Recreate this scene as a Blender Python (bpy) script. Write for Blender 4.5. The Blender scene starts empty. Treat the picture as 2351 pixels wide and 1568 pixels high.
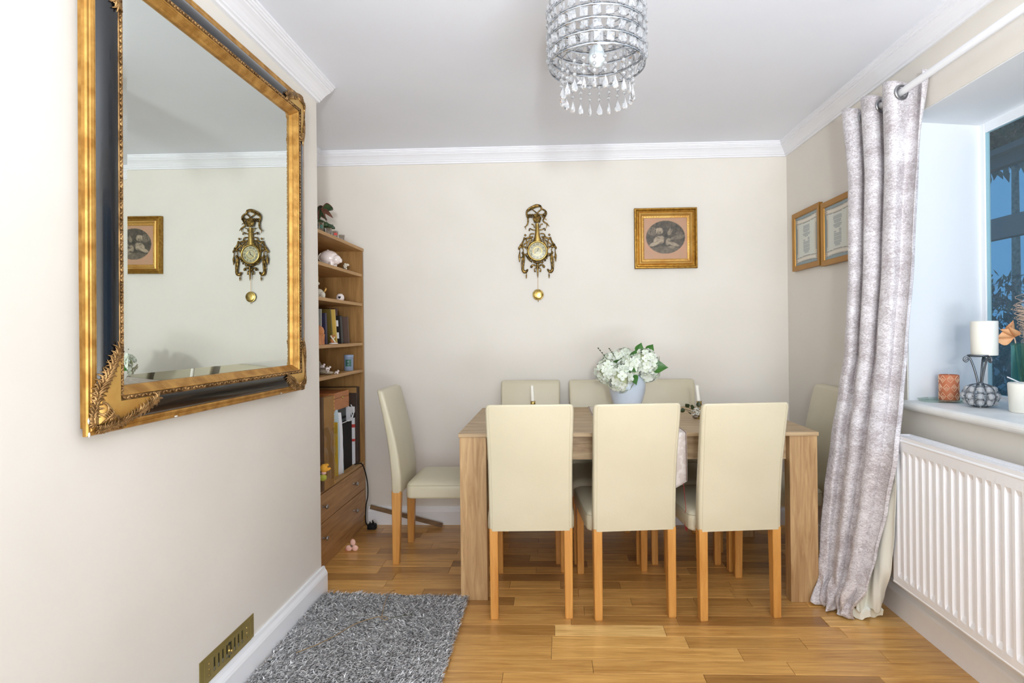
import bpy, math, random
from math import sin, cos, pi, radians as R
from mathutils import Vector, Matrix
random.seed(7)
S = bpy.context.scene
COL = S.collection

# ------------------------------------------------------------------ camera
def make_camera():
    f, ppx, ppy, roll, yaw = 1330., 1223., 763., .011, math.atan(48/1330.)
    F = Vector((-sin(yaw), cos(yaw), 0)); X = Vector((cos(yaw), sin(yaw), 0)); U = Vector((0, 0, 1))
    X2 = cos(roll)*X - sin(roll)*U; U2 = cos(roll)*U + sin(roll)*X
    cd = bpy.data.cameras.new('camera'); co = bpy.data.objects.new('camera', cd); COL.objects.link(co)
    m = Matrix((X2, U2, -F)).transposed().to_4x4(); m.translation = (0, 0, 1.2)
    co.matrix_world = m
    cd.sensor_width = 36; cd.lens = 36*f/2351
    cd.shift_x = -(ppx-1175.5)/2351; cd.shift_y = -(784-ppy)/2351
    cd.clip_start = .02; cd.clip_end = 200
    S.camera = co
make_camera()

# ------------------------------------------------------------------ world, lights, exposure
S.view_settings.view_transform = 'Standard'; S.view_settings.look = 'None'
S.view_settings.gamma = 1; S.view_settings.use_curve_mapping = False
S.view_settings.exposure = .86
w = bpy.data.worlds.new('sky'); S.world = w; w.use_nodes = True
bg = w.node_tree.nodes['Background']
bg.inputs[0].default_value = (.24, .52, .90, 1); bg.inputs[1].default_value = .40

def area(name, loc, target, sx, sy, power, col):
    d = bpy.data.lights.new(name, 'AREA'); d.shape = 'RECTANGLE'; d.size = sx; d.size_y = sy
    d.energy = power; d.color = col
    o = bpy.data.objects.new(name, d); COL.objects.link(o); o.location = loc
    o.rotation_euler = (Vector(target)-Vector(loc)).to_track_quat('-Z', 'Y').to_euler()
    return o
area('added_rear_fill', (.1, -2.85, 1.35), (.1, 2, 1.3), 2.2, 2.0, 32, (.91, .96, 1))  # soft fill lamp added behind the camera, just inside the closed rear wall
area('bounced_flash', (.80, -.9, .5), (.72, -.70, 2.35), 1.2, 1.2, 58, (.90, .95, 1))
def spot(name, loc, target, size, blend, radius, power, col):
    d = bpy.data.lights.new(name, 'SPOT'); d.energy = power; d.color = col; d.spot_size = R(size); d.spot_blend = blend; d.shadow_soft_size = radius
    o = bpy.data.objects.new(name, d); COL.objects.link(o); o.location = loc
    o.rotation_euler = (Vector(target)-Vector(loc)).to_track_quat('-Z', 'Y').to_euler()
spot('camera_flash', (.13, -.95, 1.38), (.20, 1.5, 2.35), 84, 1.0, .10, 150, (.95, .98, 1))
area('daylight_through_window', (2.75, 1.25, 1.75), (-.9, 2.5, .7), 1.4, 1.3, .3, (.92, .97, 1))
c = S.cycles
c.max_bounces = 10; c.diffuse_bounces = 6; c.glossy_bounces = 5; c.transmission_bounces = 8; c.transparent_max_bounces = 16
c.caustics_reflective = False; c.caustics_refractive = False
try: c.sample_clamp_indirect = 6
except Exception: pass

# ------------------------------------------------------------------ materials
def srgb(r, g, b):
    f = lambda v: (v/255/12.92) if v/255 <= .04045 else ((v/255+.055)/1.055)**2.4
    return (f(r), f(g), f(b), 1)
def nt(name):
    m = bpy.data.materials.new(name); m.use_nodes = True
    t = m.node_tree; return m, t, t.nodes['Principled BSDF']
def mat(name, rgb, rough=.5, metal=0, rgb2=None, scale=8, stretch=(1, 1, 1), bump=0, bscale=None, coat=0, sheen=0, spec=None, lo=.35, hi=.65, sss=0):
    m, t, p = nt(name)
    p.inputs['Base Color'].default_value = srgb(*rgb)
    p.inputs['Roughness'].default_value = rough; p.inputs['Metallic'].default_value = metal
    if coat: p.inputs['Coat Weight'].default_value = coat
    if sheen: p.inputs['Sheen Weight'].default_value = sheen; p.inputs['Sheen Roughness'].default_value = .4
    if spec is not None: p.inputs['Specular IOR Level'].default_value = spec
    if rgb2 or bump:
        tc = t.nodes.new('ShaderNodeTexCoord'); mp = t.nodes.new('ShaderNodeMapping')
        mp.inputs['Scale'].default_value = stretch
        t.links.new(tc.outputs['Object'], mp.inputs['Vector'])
    if rgb2:
        n = t.nodes.new('ShaderNodeTexNoise'); n.inputs['Scale'].default_value = scale; n.inputs['Detail'].default_value = 6
        t.links.new(mp.outputs[0], n.inputs['Vector'])
        r = t.nodes.new('ShaderNodeValToRGB'); r.color_ramp.elements[0].position = lo; r.color_ramp.elements[1].position = hi
        r.color_ramp.elements[0].color = srgb(*rgb); r.color_ramp.elements[1].color = srgb(*rgb2)
        t.links.new(n.outputs[0], r.inputs[0]); t.links.new(r.outputs[0], p.inputs['Base Color'])
    if bump:
        n2 = t.nodes.new('ShaderNodeTexNoise'); n2.inputs['Scale'].default_value = bscale or scale; n2.inputs['Detail'].default_value = 5
        t.links.new(mp.outputs[0], n2.inputs['Vector'])
        b = t.nodes.new('ShaderNodeBump'); b.inputs['Strength'].default_value = bump; b.inputs['Distance'].default_value = .01
        t.links.new(n2.outputs[0], b.inputs['Height']); t.links.new(b.outputs[0], p.inputs['Normal'])
    return m
def wood(name, dark, light, axis, rough=.4, scale=7, across=9, rand=None, coat=0):
    """grain runs along axis (0 x, 1 y, 2 z); rand multiplies by the board's own tone (object colour)"""
    m, t, p = nt(name); L = t.links.new
    tc = t.nodes.new('ShaderNodeTexCoord'); mp = t.nodes.new('ShaderNodeMapping')
    sc = [across]*3; sc[axis] = .7; mp.inputs['Scale'].default_value = sc
    oi = t.nodes.new('ShaderNodeObjectInfo')
    ad = t.nodes.new('ShaderNodeVectorMath'); ad.operation = 'ADD'
    mu = t.nodes.new('ShaderNodeVectorMath'); mu.operation = 'SCALE'; mu.inputs[0].default_value = (17, 23, 31)
    L(oi.outputs['Random'], mu.inputs['Scale']); L(tc.outputs['Object'], ad.inputs[0]); L(mu.outputs[0], ad.inputs[1])
    L(ad.outputs[0], mp.inputs['Vector'])
    n = t.nodes.new('ShaderNodeTexNoise'); n.inputs['Scale'].default_value = scale; n.inputs['Detail'].default_value = 8
    n.inputs['Roughness'].default_value = .62; n.inputs['Distortion'].default_value = .7
    L(mp.outputs[0], n.inputs['Vector'])
    r = t.nodes.new('ShaderNodeValToRGB'); e = r.color_ramp.elements
    e[0].position = .3; e[1].position = .68; e[0].color = srgb(*dark); e[1].color = srgb(*light)
    L(n.outputs[0], r.inputs[0]); out = r.outputs[0]
    if rand:
        mx = t.nodes.new('ShaderNodeMix'); mx.data_type = 'RGBA'; mx.blend_type = 'MULTIPLY'; mx.inputs['Factor'].default_value = 1
        L(out, mx.inputs['A']); L(oi.outputs['Color'], mx.inputs['B']); out = mx.outputs['Result']
    L(out, p.inputs['Base Color'])
    p.inputs['Roughness'].default_value = rough
    if coat: p.inputs['Coat Weight'].default_value = coat; p.inputs['Coat Roughness'].default_value = .25
    b = t.nodes.new('ShaderNodeBump'); b.inputs['Strength'].default_value = .06; b.inputs['Distance'].default_value = .004
    L(n.outputs[0], b.inputs['Height']); L(b.outputs[0], p.inputs['Normal'])
    return m
def glass(name, tint=(1, 1, 1), rough=0, mixt=.55, ior=1.45):
    """clear glass: a refractive surface with part of the light let straight through"""
    m = bpy.data.materials.new(name); m.use_nodes = True; t = m.node_tree; t.nodes.clear()
    o = t.nodes.new('ShaderNodeOutputMaterial'); g = t.nodes.new('ShaderNodeBsdfGlass'); tr = t.nodes.new('ShaderNodeBsdfTransparent')
    g.inputs['Color'].default_value = (*tint, 1); g.inputs['Roughness'].default_value = rough; g.inputs['IOR'].default_value = ior
    tr.inputs['Color'].default_value = (*tint, 1)
    mx = t.nodes.new('ShaderNodeMixShader'); mx.inputs[0].default_value = mixt
    t.links.new(g.outputs[0], mx.inputs[1]); t.links.new(tr.outputs[0], mx.inputs[2]); t.links.new(mx.outputs[0], o.inputs[0])
    return m
def pane(name, tint, refl=.12):
    m = bpy.data.materials.new(name); m.use_nodes = True; t = m.node_tree; t.nodes.clear()
    o = t.nodes.new('ShaderNodeOutputMaterial'); g = t.nodes.new('ShaderNodeBsdfGlossy'); tr = t.nodes.new('ShaderNodeBsdfTransparent')
    g.inputs['Roughness'].default_value = .0; tr.inputs['Color'].default_value = (*tint, 1)
    mx = t.nodes.new('ShaderNodeMixShader'); mx.inputs[0].default_value = refl
    t.links.new(tr.outputs[0], mx.inputs[1]); t.links.new(g.outputs[0], mx.inputs[2]); t.links.new(mx.outputs[0], o.inputs[0])
    return m
def printed(name, rough=.6, coat=0):
    m, t, p = nt(name); a = t.nodes.new('ShaderNodeAttribute'); a.attribute_name = 'Col'
    t.links.new(a.outputs['Color'], p.inputs['Base Color']); p.inputs['Roughness'].default_value = rough
    if coat: p.inputs['Coat Weight'].default_value = coat; p.inputs['Coat Roughness'].default_value = .05
    return m

M = {}
M['wall'] = mat('wall_paint', (224, 219, 210), .75, rgb2=(228, 223, 215), scale=2.5, bump=.10, bscale=14, spec=.25)
M['ceil'] = mat('ceiling_paint', (233, 237, 246), .8, rgb2=(236, 240, 248), scale=2, bump=.06, bscale=20, spec=.2)
M['white'] = mat('white_gloss_paint', (244, 246, 250), .35)
M['cornice'] = mat('cornice_paint', (236, 237, 242), .55, bump=.05, bscale=40)
M['reveal'] = mat('white_wall_paint', (232, 236, 240), .7, bump=.05, bscale=18)
M['rad'] = mat('radiator_enamel', (240, 241, 245), .28)
M['upvc'] = mat('window_frame_white', (238, 240, 243), .3)
M['sill'] = mat('sill_paint', (226, 228, 226), .4, rgb2=(236, 238, 238), scale=9, bump=.04, bscale=30)
M['plank'] = wood('oak_plank', (180, 130, 68), (226, 180, 110), 0, .30, 6, 10,
                  rand=True, coat=.25)
M['sub'] = mat('floor_gap_dark', (70, 45, 22), .7)
M['tabx'] = wood('table_oak_lengthwise', (150, 120, 86), (204, 178, 140), 0, .45, 5, 8)
M['tabz'] = wood('table_oak_upright', (160, 122, 80), (204, 170, 124), 2, .45, 6, 9)
M['leg'] = wood('chair_leg_oak', (190, 128, 58), (216, 160, 86), 2, .35, 5, 8, coat=.2)
M['book_y'] = wood('bookcase_oak_shelf', (160, 118, 68), (196, 154, 98), 1, .45, 5, 9)
M['book_z'] = wood('bookcase_oak_panel', (136, 98, 52), (172, 130, 76), 2, .45, 5, 9)
M['book_d'] = wood('bookcase_oak_drawer', (150, 108, 64), (190, 146, 94), 1, .4, 5, 9)
M['leather'] = mat('cream_leatherette', (203, 195, 169), .38, rgb2=(208, 200, 175), scale=4, bump=.05, bscale=120, coat=.08)
M['seam'] = mat('seam_thread', (186, 177, 148), .6)
M['chrome'] = mat('chrome', (205, 210, 215), .12, 1)
M['steel'] = mat('brushed_steel', (176, 178, 182), .3, 1)
M['brass'] = mat('antique_brass', (150, 122, 62), .3, 1, rgb2=(206, 178, 110), scale=60)
M['brassd'] = mat('dark_brass', (64, 48, 24), .36, 1, rgb2=(158, 128, 72), scale=70)
M['ventm'] = mat('vent_brass', (150, 132, 72), .42, .55, rgb2=(160, 142, 82), scale=6)
M['gold'] = mat('gilt_gold', (164, 116, 50), .42, .65, rgb2=(206, 158, 84), scale=26, bump=.12, bscale=90)
M['goldl'] = mat('pale_gilt', (214, 172, 96), .4, .6, rgb2=(186, 132, 60), scale=9, lo=.45, hi=.8)
M['goldp'] = mat('picture_gilt', (136, 98, 36), .34, .8, rgb2=(176, 134, 58), scale=60)
M['goldf'] = mat('flat_gold_moulding', (158, 112, 46), .4, .55, rgb2=(174, 128, 58), scale=4)
M['orn'] = mat('bronzed_gilt', (108, 78, 42), .36, .7, rgb2=(180, 142, 92), scale=34, bump=.1, bscale=80)
M['black'] = mat('black_lacquer', (16, 17, 20), .22, coat=.4)
M['blackp'] = mat('black_plastic', (12, 12, 13), .6, spec=.25)
M['mirror'] = mat('mirror_silver', (232, 238, 233), 0, 1)
M['vase'] = mat('pale_blue_glaze', (196, 208, 222), .32, rgb2=(206, 216, 228), scale=5)
M['petal'] = mat('white_petal', (222, 226, 220), .6, rgb2=(212, 220, 200), scale=60)
M['core'] = mat('flower_core', (206, 214, 172), .7)
M['leaf'] = mat('green_leaf', (44, 92, 34), .45, rgb2=(72, 124, 42), scale=18)
M['dleaf'] = mat('dark_leaf', (46, 58, 30), .5, rgb2=(70, 76, 40), scale=20)
M['wax'] = mat('white_wax', (240, 238, 228), .45)
M['terra'] = mat('terracotta_wax', (198, 116, 78), .6)
M['terral'] = mat('pale_relief', (232, 192, 160), .6)
M['iron'] = mat('pewter_iron', (112, 118, 124), .35, .8)
def crystal():
    m, t, p = nt('crystal'); p.inputs['Base Color'].default_value = (.92, .94, .97, 1); p.inputs['Roughness'].default_value = .03
    p.inputs['Transmission Weight'].default_value = .80; p.inputs['IOR'].default_value = 1.5
    return m
M['crystal'] = crystal()
M['bead'] = crystal(); M['bead'].name = 'glass_bead'; M['bead'].node_tree.nodes['Principled BSDF'].inputs['Transmission Weight'].default_value = .6
M['cryst2'] = glass('clear_glass', (.96, .98, 1), 0, .6, 1.45)
M['gglass'] = glass('green_glass', (.93, .985, .95), .02, .7)
M['vglass'] = glass('vase_glass', (.72, .92, .86), .02, .5)
M['frost'] = mat('frosted_bulb', (226, 236, 240), .35)
M['pane'] = pane('window_pane', (.80, .92, .94), .06)
M['cpane'] = pane('conservatory_pane', (.80, .92, .97), .05)
M['grey'] = mat('grey_frame', (98, 104, 108), .5)
M['greyd'] = mat('dark_grey_frame', (62, 70, 72), .5)
M['hedge'] = mat('hedge_leaf', (20, 52, 40), .6, rgb2=(58, 104, 70), scale=3)
M['card'] = mat('brown_cardboard', (152, 112, 60), .7, rgb2=(170, 130, 76), scale=9)
M['cardd'] = mat('dark_card', (86, 62, 42), .6, rgb2=(104, 78, 54), scale=6)
M['film'] = pane('clear_film', (.93, .92, .9), .14)
M['suit'] = mat('brown_leather_case', (42, 27, 18), .55, rgb2=(60, 40, 27), scale=14, bump=.1)
M['box'] = wood('cedar_box', (168, 104, 58), (196, 130, 78), 1, .45, 5, 7)
M['paper'] = mat('white_paper', (228, 228, 232), .7)
M['paperb'] = mat('pale_blue_paper', (190, 208, 214), .7)
M['red'] = mat('red_print', (196, 62, 52), .6)
M['redt'] = mat('red_thread', (176, 44, 46), .8)
M['yellow'] = mat('yellow_plush', (236, 172, 60), .9)
M['yel'] = mat('yellow_card', (204, 166, 40), .6)
M['lime'] = mat('lime_plush', (176, 178, 70), .9)
M['pink'] = mat('pink_felt', (240, 190, 176), .8, rgb2=(246, 206, 190), scale=20)
M['pinkd'] = mat('pink_edge', (222, 140, 130), .8)
M['china'] = mat('white_china', (238, 226, 222), .2, coat=.3)
M['chinag'] = mat('ivory_china', (226, 218, 200), .3)
M['stone'] = mat('grey_driftwood', (120, 106, 88), .8, rgb2=(168, 154, 134), scale=22, bump=.3)
M['eleph'] = mat('carved_orange_wood', (176, 108, 58), .45, rgb2=(200, 132, 78), scale=14)
M['dragong'] = mat('dark_green_resin', (30, 52, 30), .4, rgb2=(56, 78, 44), scale=30)
M['dragonr'] = mat('russet_resin', (82, 46, 36), .45, rgb2=(112, 72, 54), scale=30)
M['tin'] = mat('blue_grey_tin', (142, 158, 184), .35)
M['tinl'] = mat('green_label', (34, 82, 78), .5, rgb2=(64, 116, 90), scale=60)
M['bgrey'] = mat('grey_book', (150, 150, 140), .6)
M['bnavy'] = mat('navy_book', (38, 32, 58), .5)
M['bolive'] = mat('olive_book', (96, 80, 22), .5)
M['bgold'] = mat('gold_spine', (206, 172, 84), .4)
M['bmaroon'] = mat('maroon_book', (66, 24, 28), .5)
M['bblack'] = mat('black_book', (20, 18, 20), .45)
M['bbrown'] = mat('brown_book', (92, 70, 60), .6)
M['twine'] = mat('jute_twine', (150, 126, 94), .9)
M['stick'] = mat('dark_wood_strip', (110, 86, 62), .7, rgb2=(140, 112, 82), scale=9, stretch=(1, 6, 6))
M['lining'] = mat('cream_lining', (226, 226, 216), .8, bump=.12, bscale=30)
M['runner'] = mat('ivory_brocade', (220, 206, 198), .45, rgb2=(236, 226, 220), scale=38, lo=.46, hi=.54, sheen=.2)
M['runnerb'] = mat('runner_braid', (128, 96, 78), .6)
M['peach'] = mat('dried_peach_petal', (222, 156, 104), .6, rgb2=(238, 184, 136), scale=30)
M['raffia'] = mat('raffia', (206, 182, 160), .8)
M['rugb'] = mat('rug_backing', (104, 104, 106), .95)
def velvet():
    m, t, p = nt('crushed_velvet'); L = t.links.new
    tc = t.nodes.new('ShaderNodeTexCoord'); mp = t.nodes.new('ShaderNodeMapping'); mp.inputs['Scale'].default_value = (1, 1, 1.9)
    L(tc.outputs['Object'], mp.inputs['Vector'])
    n = t.nodes.new('ShaderNodeTexNoise'); n.inputs['Scale'].default_value = 70; n.inputs['Detail'].default_value = 7; n.inputs['Roughness'].default_value = .7; n.inputs['Distortion'].default_value = 1.4
    L(mp.outputs[0], n.inputs['Vector'])
    n3 = t.nodes.new('ShaderNodeTexNoise'); n3.inputs['Scale'].default_value = 7; n3.inputs['Detail'].default_value = 3
    L(mp.outputs[0], n3.inputs['Vector'])
    av = t.nodes.new('ShaderNodeMath'); av.operation = 'MULTIPLY_ADD'; av.inputs[1].default_value = .30
    L(n3.outputs[0], av.inputs[0]); hf = t.nodes.new('ShaderNodeMath'); hf.operation = 'MULTIPLY'; hf.inputs[1].default_value = .72
    L(n.outputs[0], hf.inputs[0]); L(hf.outputs[0], av.inputs[2])
    r = t.nodes.new('ShaderNodeValToRGB'); e = r.color_ramp.elements
    e[0].position = .43; e[0].color = srgb(172, 163, 166); e[1].position = .60; e[1].color = srgb(232, 230, 234)
    L(av.outputs[0], r.inputs[0]); L(r.outputs[0], p.inputs['Base Color'])
    p.inputs['Roughness'].default_value = .42; p.inputs['Sheen Weight'].default_value = .5; p.inputs['Sheen Roughness'].default_value = .3
    b = t.nodes.new('ShaderNodeBump'); b.inputs['Strength'].default_value = .35; b.inputs['Distance'].default_value = .01
    L(n.outputs[0], b.inputs['Height']); L(b.outputs[0], p.inputs['Normal'])
    return m
M['velvet'] = velvet()
def pile():
    m, t, p = nt('grey_shag'); a = t.nodes.new('ShaderNodeAttribute'); a.attribute_name = 'Col'
    t.links.new(a.outputs['Color'], p.inputs['Base Color']); p.inputs['Roughness'].default_value = .55; p.inputs['Sheen Weight'].default_value = .2
    return m
M['pile'] = pile(); M['print'] = printed('sepia_print', .5, .0); M['scroll'] = printed('scroll_print', .5, .3)

# ------------------------------------------------------------------ mesh helpers
def basis(d):
    d = Vector(d).normalized(); a = Vector((0, 0, 1)) if abs(d.z) < .9 else Vector((1, 0, 0))
    u = d.cross(a).normalized(); return u, d.cross(u).normalized()
class MB:
    def __init__(s): s.v = []; s.f = []; s.smooth = []
    def add(s, vs, fs, sm=False):
        o = len(s.v); s.v += [tuple(v) for v in vs]; s.f += [tuple(i+o for i in f) for f in fs]; s.smooth += [sm]*len(fs); return s
    def box(s, x0, x1, y0, y1, z0, z1):
        vs = [(x, y, z) for z in (z0, z1) for y in (y0, y1) for x in (x0, x1)]
        return s.add(vs, [(0, 2, 3, 1), (4, 5, 7, 6), (0, 1, 5, 4), (2, 6, 7, 3), (0, 4, 6, 2), (1, 3, 7, 5)])
    def loft(s, rings, closed=True, cap=(True, True), sm=True):
        n = len(rings[0]); vs = [p for r in rings for p in r]; fs = []
        m = n if closed else n-1
        for i in range(len(rings)-1):
            for j in range(m):
                k = (j+1) % n; fs.append((i*n+j, i*n+k, (i+1)*n+k, (i+1)*n+j))
        s.add(vs, fs, sm)
        if closed and cap[0]: s.add(rings[0], [tuple(range(n))[::-1]])
        if closed and cap[1]: s.add(rings[-1], [tuple(range(n))])
        return s
    def tube(s, pts, r, n=8, cap=True, sm=True, closed=False):
        pts = [Vector(p) for p in pts]; k = len(pts)
        rs = r if isinstance(r, (list, tuple)) else [r]*k
        rings = []; u = None
        for i, p in enumerate(pts):
            if closed: d = pts[(i+1) % k]-pts[i-1]
            else: d = pts[min(i+1, k-1)]-pts[max(i-1, 0)]
            if d.length < 1e-9: d = Vector((0, 0, 1))
            d.normalize()
            if u is None: u, _ = basis(d)
            u = (u-d*u.dot(d))
            if u.length < 1e-6: u, _ = basis(d)
            u.normalize(); v = d.cross(u)
            rings.append([p+(u*cos(2*pi*j/n)+v*sin(2*pi*j/n))*rs[i] for j in range(n)])
        if closed: rings.append(rings[0]); return s.loft(rings, True, (False, False), sm)
        return s.loft(rings, True, (cap, cap), sm)
    def lathe(s, prof, c=(0, 0, 0), n=24, axis='z', sm=True, cap=(True, True)):
        rings = []
        for r, h in prof:
            ring = []
            for j in range(n):
                a = 2*pi*j/n
                if axis == 'z': q = (c[0]+r*cos(a), c[1]+r*sin(a), c[2]+h)
                elif axis == 'y': q = (c[0]+r*cos(a), c[1]-h, c[2]+r*sin(a))   # h towards -y
                else: q = (c[0]+h, c[1]+r*cos(a), c[2]+r*sin(a))
                ring.append(q)
            rings.append(ring)
        return s.loft(rings, True, cap, sm)
    def ball(s, c, r, n=10, m=6, rot=None):
        rx, ry, rz = r if isinstance(r, (tuple, list)) else (r, r, r)
        c = Vector(c); rings = []
        for i in range(m+1):
            t = -pi/2+pi*i/m; cr = max(cos(t), .02)
            ring = []
            for j in range(n):
                a = 2*pi*j/n; q = Vector((rx*cr*cos(a), ry*cr*sin(a), rz*sin(t)))
                if rot: q = rot @ q
                ring.append(c+q)
            rings.append(ring)
        return s.loft(rings)
    def prism(s, poly, axis, a, b):
        def pt(p, h): return (h, p[0], p[1]) if axis == 0 else ((p[0], h, p[1]) if axis == 1 else (p[0], p[1], h))
        n = len(poly); s.add([pt(p, a) for p in poly]+[pt(p, b) for p in poly],
                             [tuple(range(n))[::-1], tuple(range(n, 2*n))]+[(i, (i+1) % n, n+(i+1) % n, n+i) for i in range(n)])
        return s
    def grid(s, fn, nu, nv, sm=True):
        vs = [fn(i/nu, j/nv) for j in range(nv+1) for i in range(nu+1)]
        return s.add(vs, [(j*(nu+1)+i, j*(nu+1)+i+1, (j+1)*(nu+1)+i+1, (j+1)*(nu+1)+i) for j in range(nv) for i in range(nu)], sm)
    def mesh(s, name, m):
        me = bpy.data.meshes.new(name); me.from_pydata(s.v, [], s.f); me.validate(); me.update()
        if len(me.polygons) == len(s.smooth): me.polygons.foreach_set('use_smooth', s.smooth)
        if m: me.materials.append(m)
        return me
    def build(s, name, m, parent=None, bevel=0, solid=0, fix=True):
        me = s.mesh(name, m)
        if fix:
            import bmesh
            bm = bmesh.new(); bm.from_mesh(me); bmesh.ops.recalc_face_normals(bm, faces=bm.faces); bm.to_mesh(me); bm.free()
        o = bpy.data.objects.new(name, me); COL.objects.link(o)
        if parent: o.parent = parent
        if solid: q = o.modifiers.new('thickness', 'SOLIDIFY'); q.thickness = solid; q.offset = 0
        if bevel:
            q = o.modifiers.new('bevel', 'BEVEL'); q.width = bevel; q.segments = 2; q.limit_method = 'ANGLE'
        return o
def tag(o, label=None, cat=None, group=None, kind=None):
    if label: o['label'] = label
    if cat: o['category'] = cat
    if group: o['group'] = group
    if kind: o['kind'] = kind
    return o
def thing(name, label, cat, loc=(0, 0, 0), rz=0, group=None):
    o = bpy.data.objects.new(name, None); COL.objects.link(o); o.location = loc; o.rotation_euler = (0, 0, rz)
    o.empty_display_size = .05
    return tag(o, label, cat, group)
def struct(name, mb, m, label=None, parent=None, bevel=0):
    o = mb.build(name, m, parent, bevel)
    if not parent: o['kind'] = 'structure'
    if label: o['label'] = label
    return o
def dup(root, loc, rz, label, group=None):
    r = root.copy(); COL.objects.link(r); r.location = loc; r.rotation_euler = (0, 0, rz); r['label'] = label
    if group: r['group'] = group
    def rec(src, dst):
        for ch in list(src.children):
            q = ch.copy(); COL.objects.link(q); q.parent = dst; rec(ch, q)
    rec(root, r); return r
def rrect(cx, cy, w, d, r, z=0, n=4):
    out = []
    r = min(r, w/2-1e-4, d/2-1e-4)
    for sx, sy, a0 in ((1, 1, 0), (-1, 1, pi/2), (-1, -1, pi), (1, -1, 1.5*pi)):
        for i in range(n+1):
            a = a0+pi/2*i/n
            out.append(Vector((cx+sx*(w/2-r)+r*cos(a), cy+sy*(d/2-r)+r*sin(a), z)))
    return out
def lerp(a, b, t): return a+(b-a)*t
def interp(tab, z):
    tab = sorted(tab)
    if z <= tab[0][0]: return tab[0][1:]
    for p, q in zip(tab, tab[1:]):
        if z <= q[0]:
            t = (z-p[0])/(q[0]-p[0]); t = t*t*(3-2*t)*.5+t*.5
            return tuple(lerp(a, b, t) for a, b in zip(p[1:], q[1:]))
    return tab[-1][1:]
def spline(pts, n=6):
    P = [Vector(p) for p in pts]; out = []
    for i in range(len(P)-1):
        p0 = P[max(i-1, 0)]; p1 = P[i]; p2 = P[i+1]; p3 = P[min(i+2, len(P)-1)]
        for k in range(n):
            t = k/n
            out.append(.5*((2*p1)+(p2-p0)*t+(2*p0-5*p1+4*p2-p3)*t*t+(3*p1-p0-3*p2+p3)*t**3))
    out.append(P[-1]); return out
def colour_mesh(name, fn, place, nu, nv, m, parent):
    """flat printed sheet: fn(u,v)->rgb(0-255) at each cell corner, place(u,v)->point"""
    mb = MB().grid(place, nu, nv, False); me = mb.mesh(name, m)
    a = me.color_attributes.new('Col', 'FLOAT_COLOR', 'POINT'); data = []
    for j in range(nv+1):
        for i in range(nu+1): data += srgb(*[min(255, max(0, q)) for q in fn(i/nu, j/nv)])
    a.data.foreach_set('color', data)
    o = bpy.data.objects.new(name, me); COL.objects.link(o)
    if parent: o.parent = parent
    return o

# ------------------------------------------------------------------ the room
BY, LX, RX, CZ, AX = 3.631, -1.093, 1.448, 2.35, -1.50
floor = struct('floor', MB().box(-1.7, 1.9, -3.1, 3.8, -.08, -.004), M['sub'])
def plank_mesh(L, W=.0835):
    g = .0006; b = .0012; a0, a1 = g, L-g; w0, w1 = g, W-g
    mb = MB()
    low = [(a0, w0, -.006), (a1, w0, -.006), (a1, w1, -.006), (a0, w1, -.006)]
    mid = [(x, y, -.0008) for x, y, _ in low]
    top = [(a0+b, w0+b, 0), (a1-b, w0+b, 0), (a1-b, w1-b, 0), (a0+b, w1-b, 0)]
    mb.loft([low, mid, top], True, (False, True), False)
    return mb.mesh('plank', M['plank'])
PL = {}
TONES = [((.58, .50, .42), 9), ((.74, .67, .58), 16), ((.90, .85, .77), 26), ((1.0, .96, .88), 26), ((1.12, 1.10, 1.02), 15), ((1.24, 1.28, 1.26), 6), ((1.34, 1.5, 1.7), 2)]
def lay_planks():
    rng = random.Random(21); W = .0835; pool = [c for c, n in TONES for _ in range(n)]
    y = BY-.002
    for k in range(34):
        y -= W
        x0 = AX if y > 2.66 else LX
        x = x0-rng.random()*.3; x = max(x, AX); xe = 1.446
        cuts = []
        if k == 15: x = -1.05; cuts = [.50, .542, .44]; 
        i = 0
        while x < xe-.03:
            L = cuts[i] if i < len(cuts) else rng.choice((.28, .36, .44, .44, .52, .60, .24, .70))
            if x+L > xe-.08: L = round(xe-x, 3)
            if L not in PL: PL[L] = plank_mesh(L)
            o = bpy.data.objects.new('plank', PL[L]); COL.objects.link(o); o.parent = floor
            o.location = (x, y, (rng.random()-.5)*.0006)
            tn = rng.choice(pool); j = rng.uniform(.95, 1.05)
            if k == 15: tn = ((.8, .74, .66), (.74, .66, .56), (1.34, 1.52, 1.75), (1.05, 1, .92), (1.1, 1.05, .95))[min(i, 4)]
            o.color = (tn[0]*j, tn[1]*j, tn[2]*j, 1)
            x += L; i += 1
lay_planks()

wl = struct('wall_left', MB().box(AX-.1, LX, -3.0, 2.66, -.05, CZ+.1).box(AX-.1, AX, 2.66, BY+.1, -.05, CZ+.1), M['wall'])
struct('wall_back', MB().box(AX-.1, 1.95, BY, BY+.12, -.05, CZ+.1), M['wall'])
def right_wall():
    mb = MB(); X1 = 1.85
    mb.box(RX, X1, .45, 2.43, -.05, .876).prism([(RX, 2.43), (X1, 2.43), (X1, 2.515)], 2, -.05, .876)                       # below the window
    mb.box(RX, X1, .45, 2.43, 2.05, CZ+.1).prism([(RX, 2.43), (X1, 2.43), (X1, 2.515)], 2, 2.05, CZ+.1)                      # lintel
    mb.box(RX, X1, -3.0, .45, -.05, CZ+.1)
    mb.prism([(RX, 2.43), (X1, 2.515), (X1, BY+.1), (RX, BY+.1)], 2, -.05, CZ+.1)
    return struct('wall_right', mb, M['wall'])
right_wall()
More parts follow.
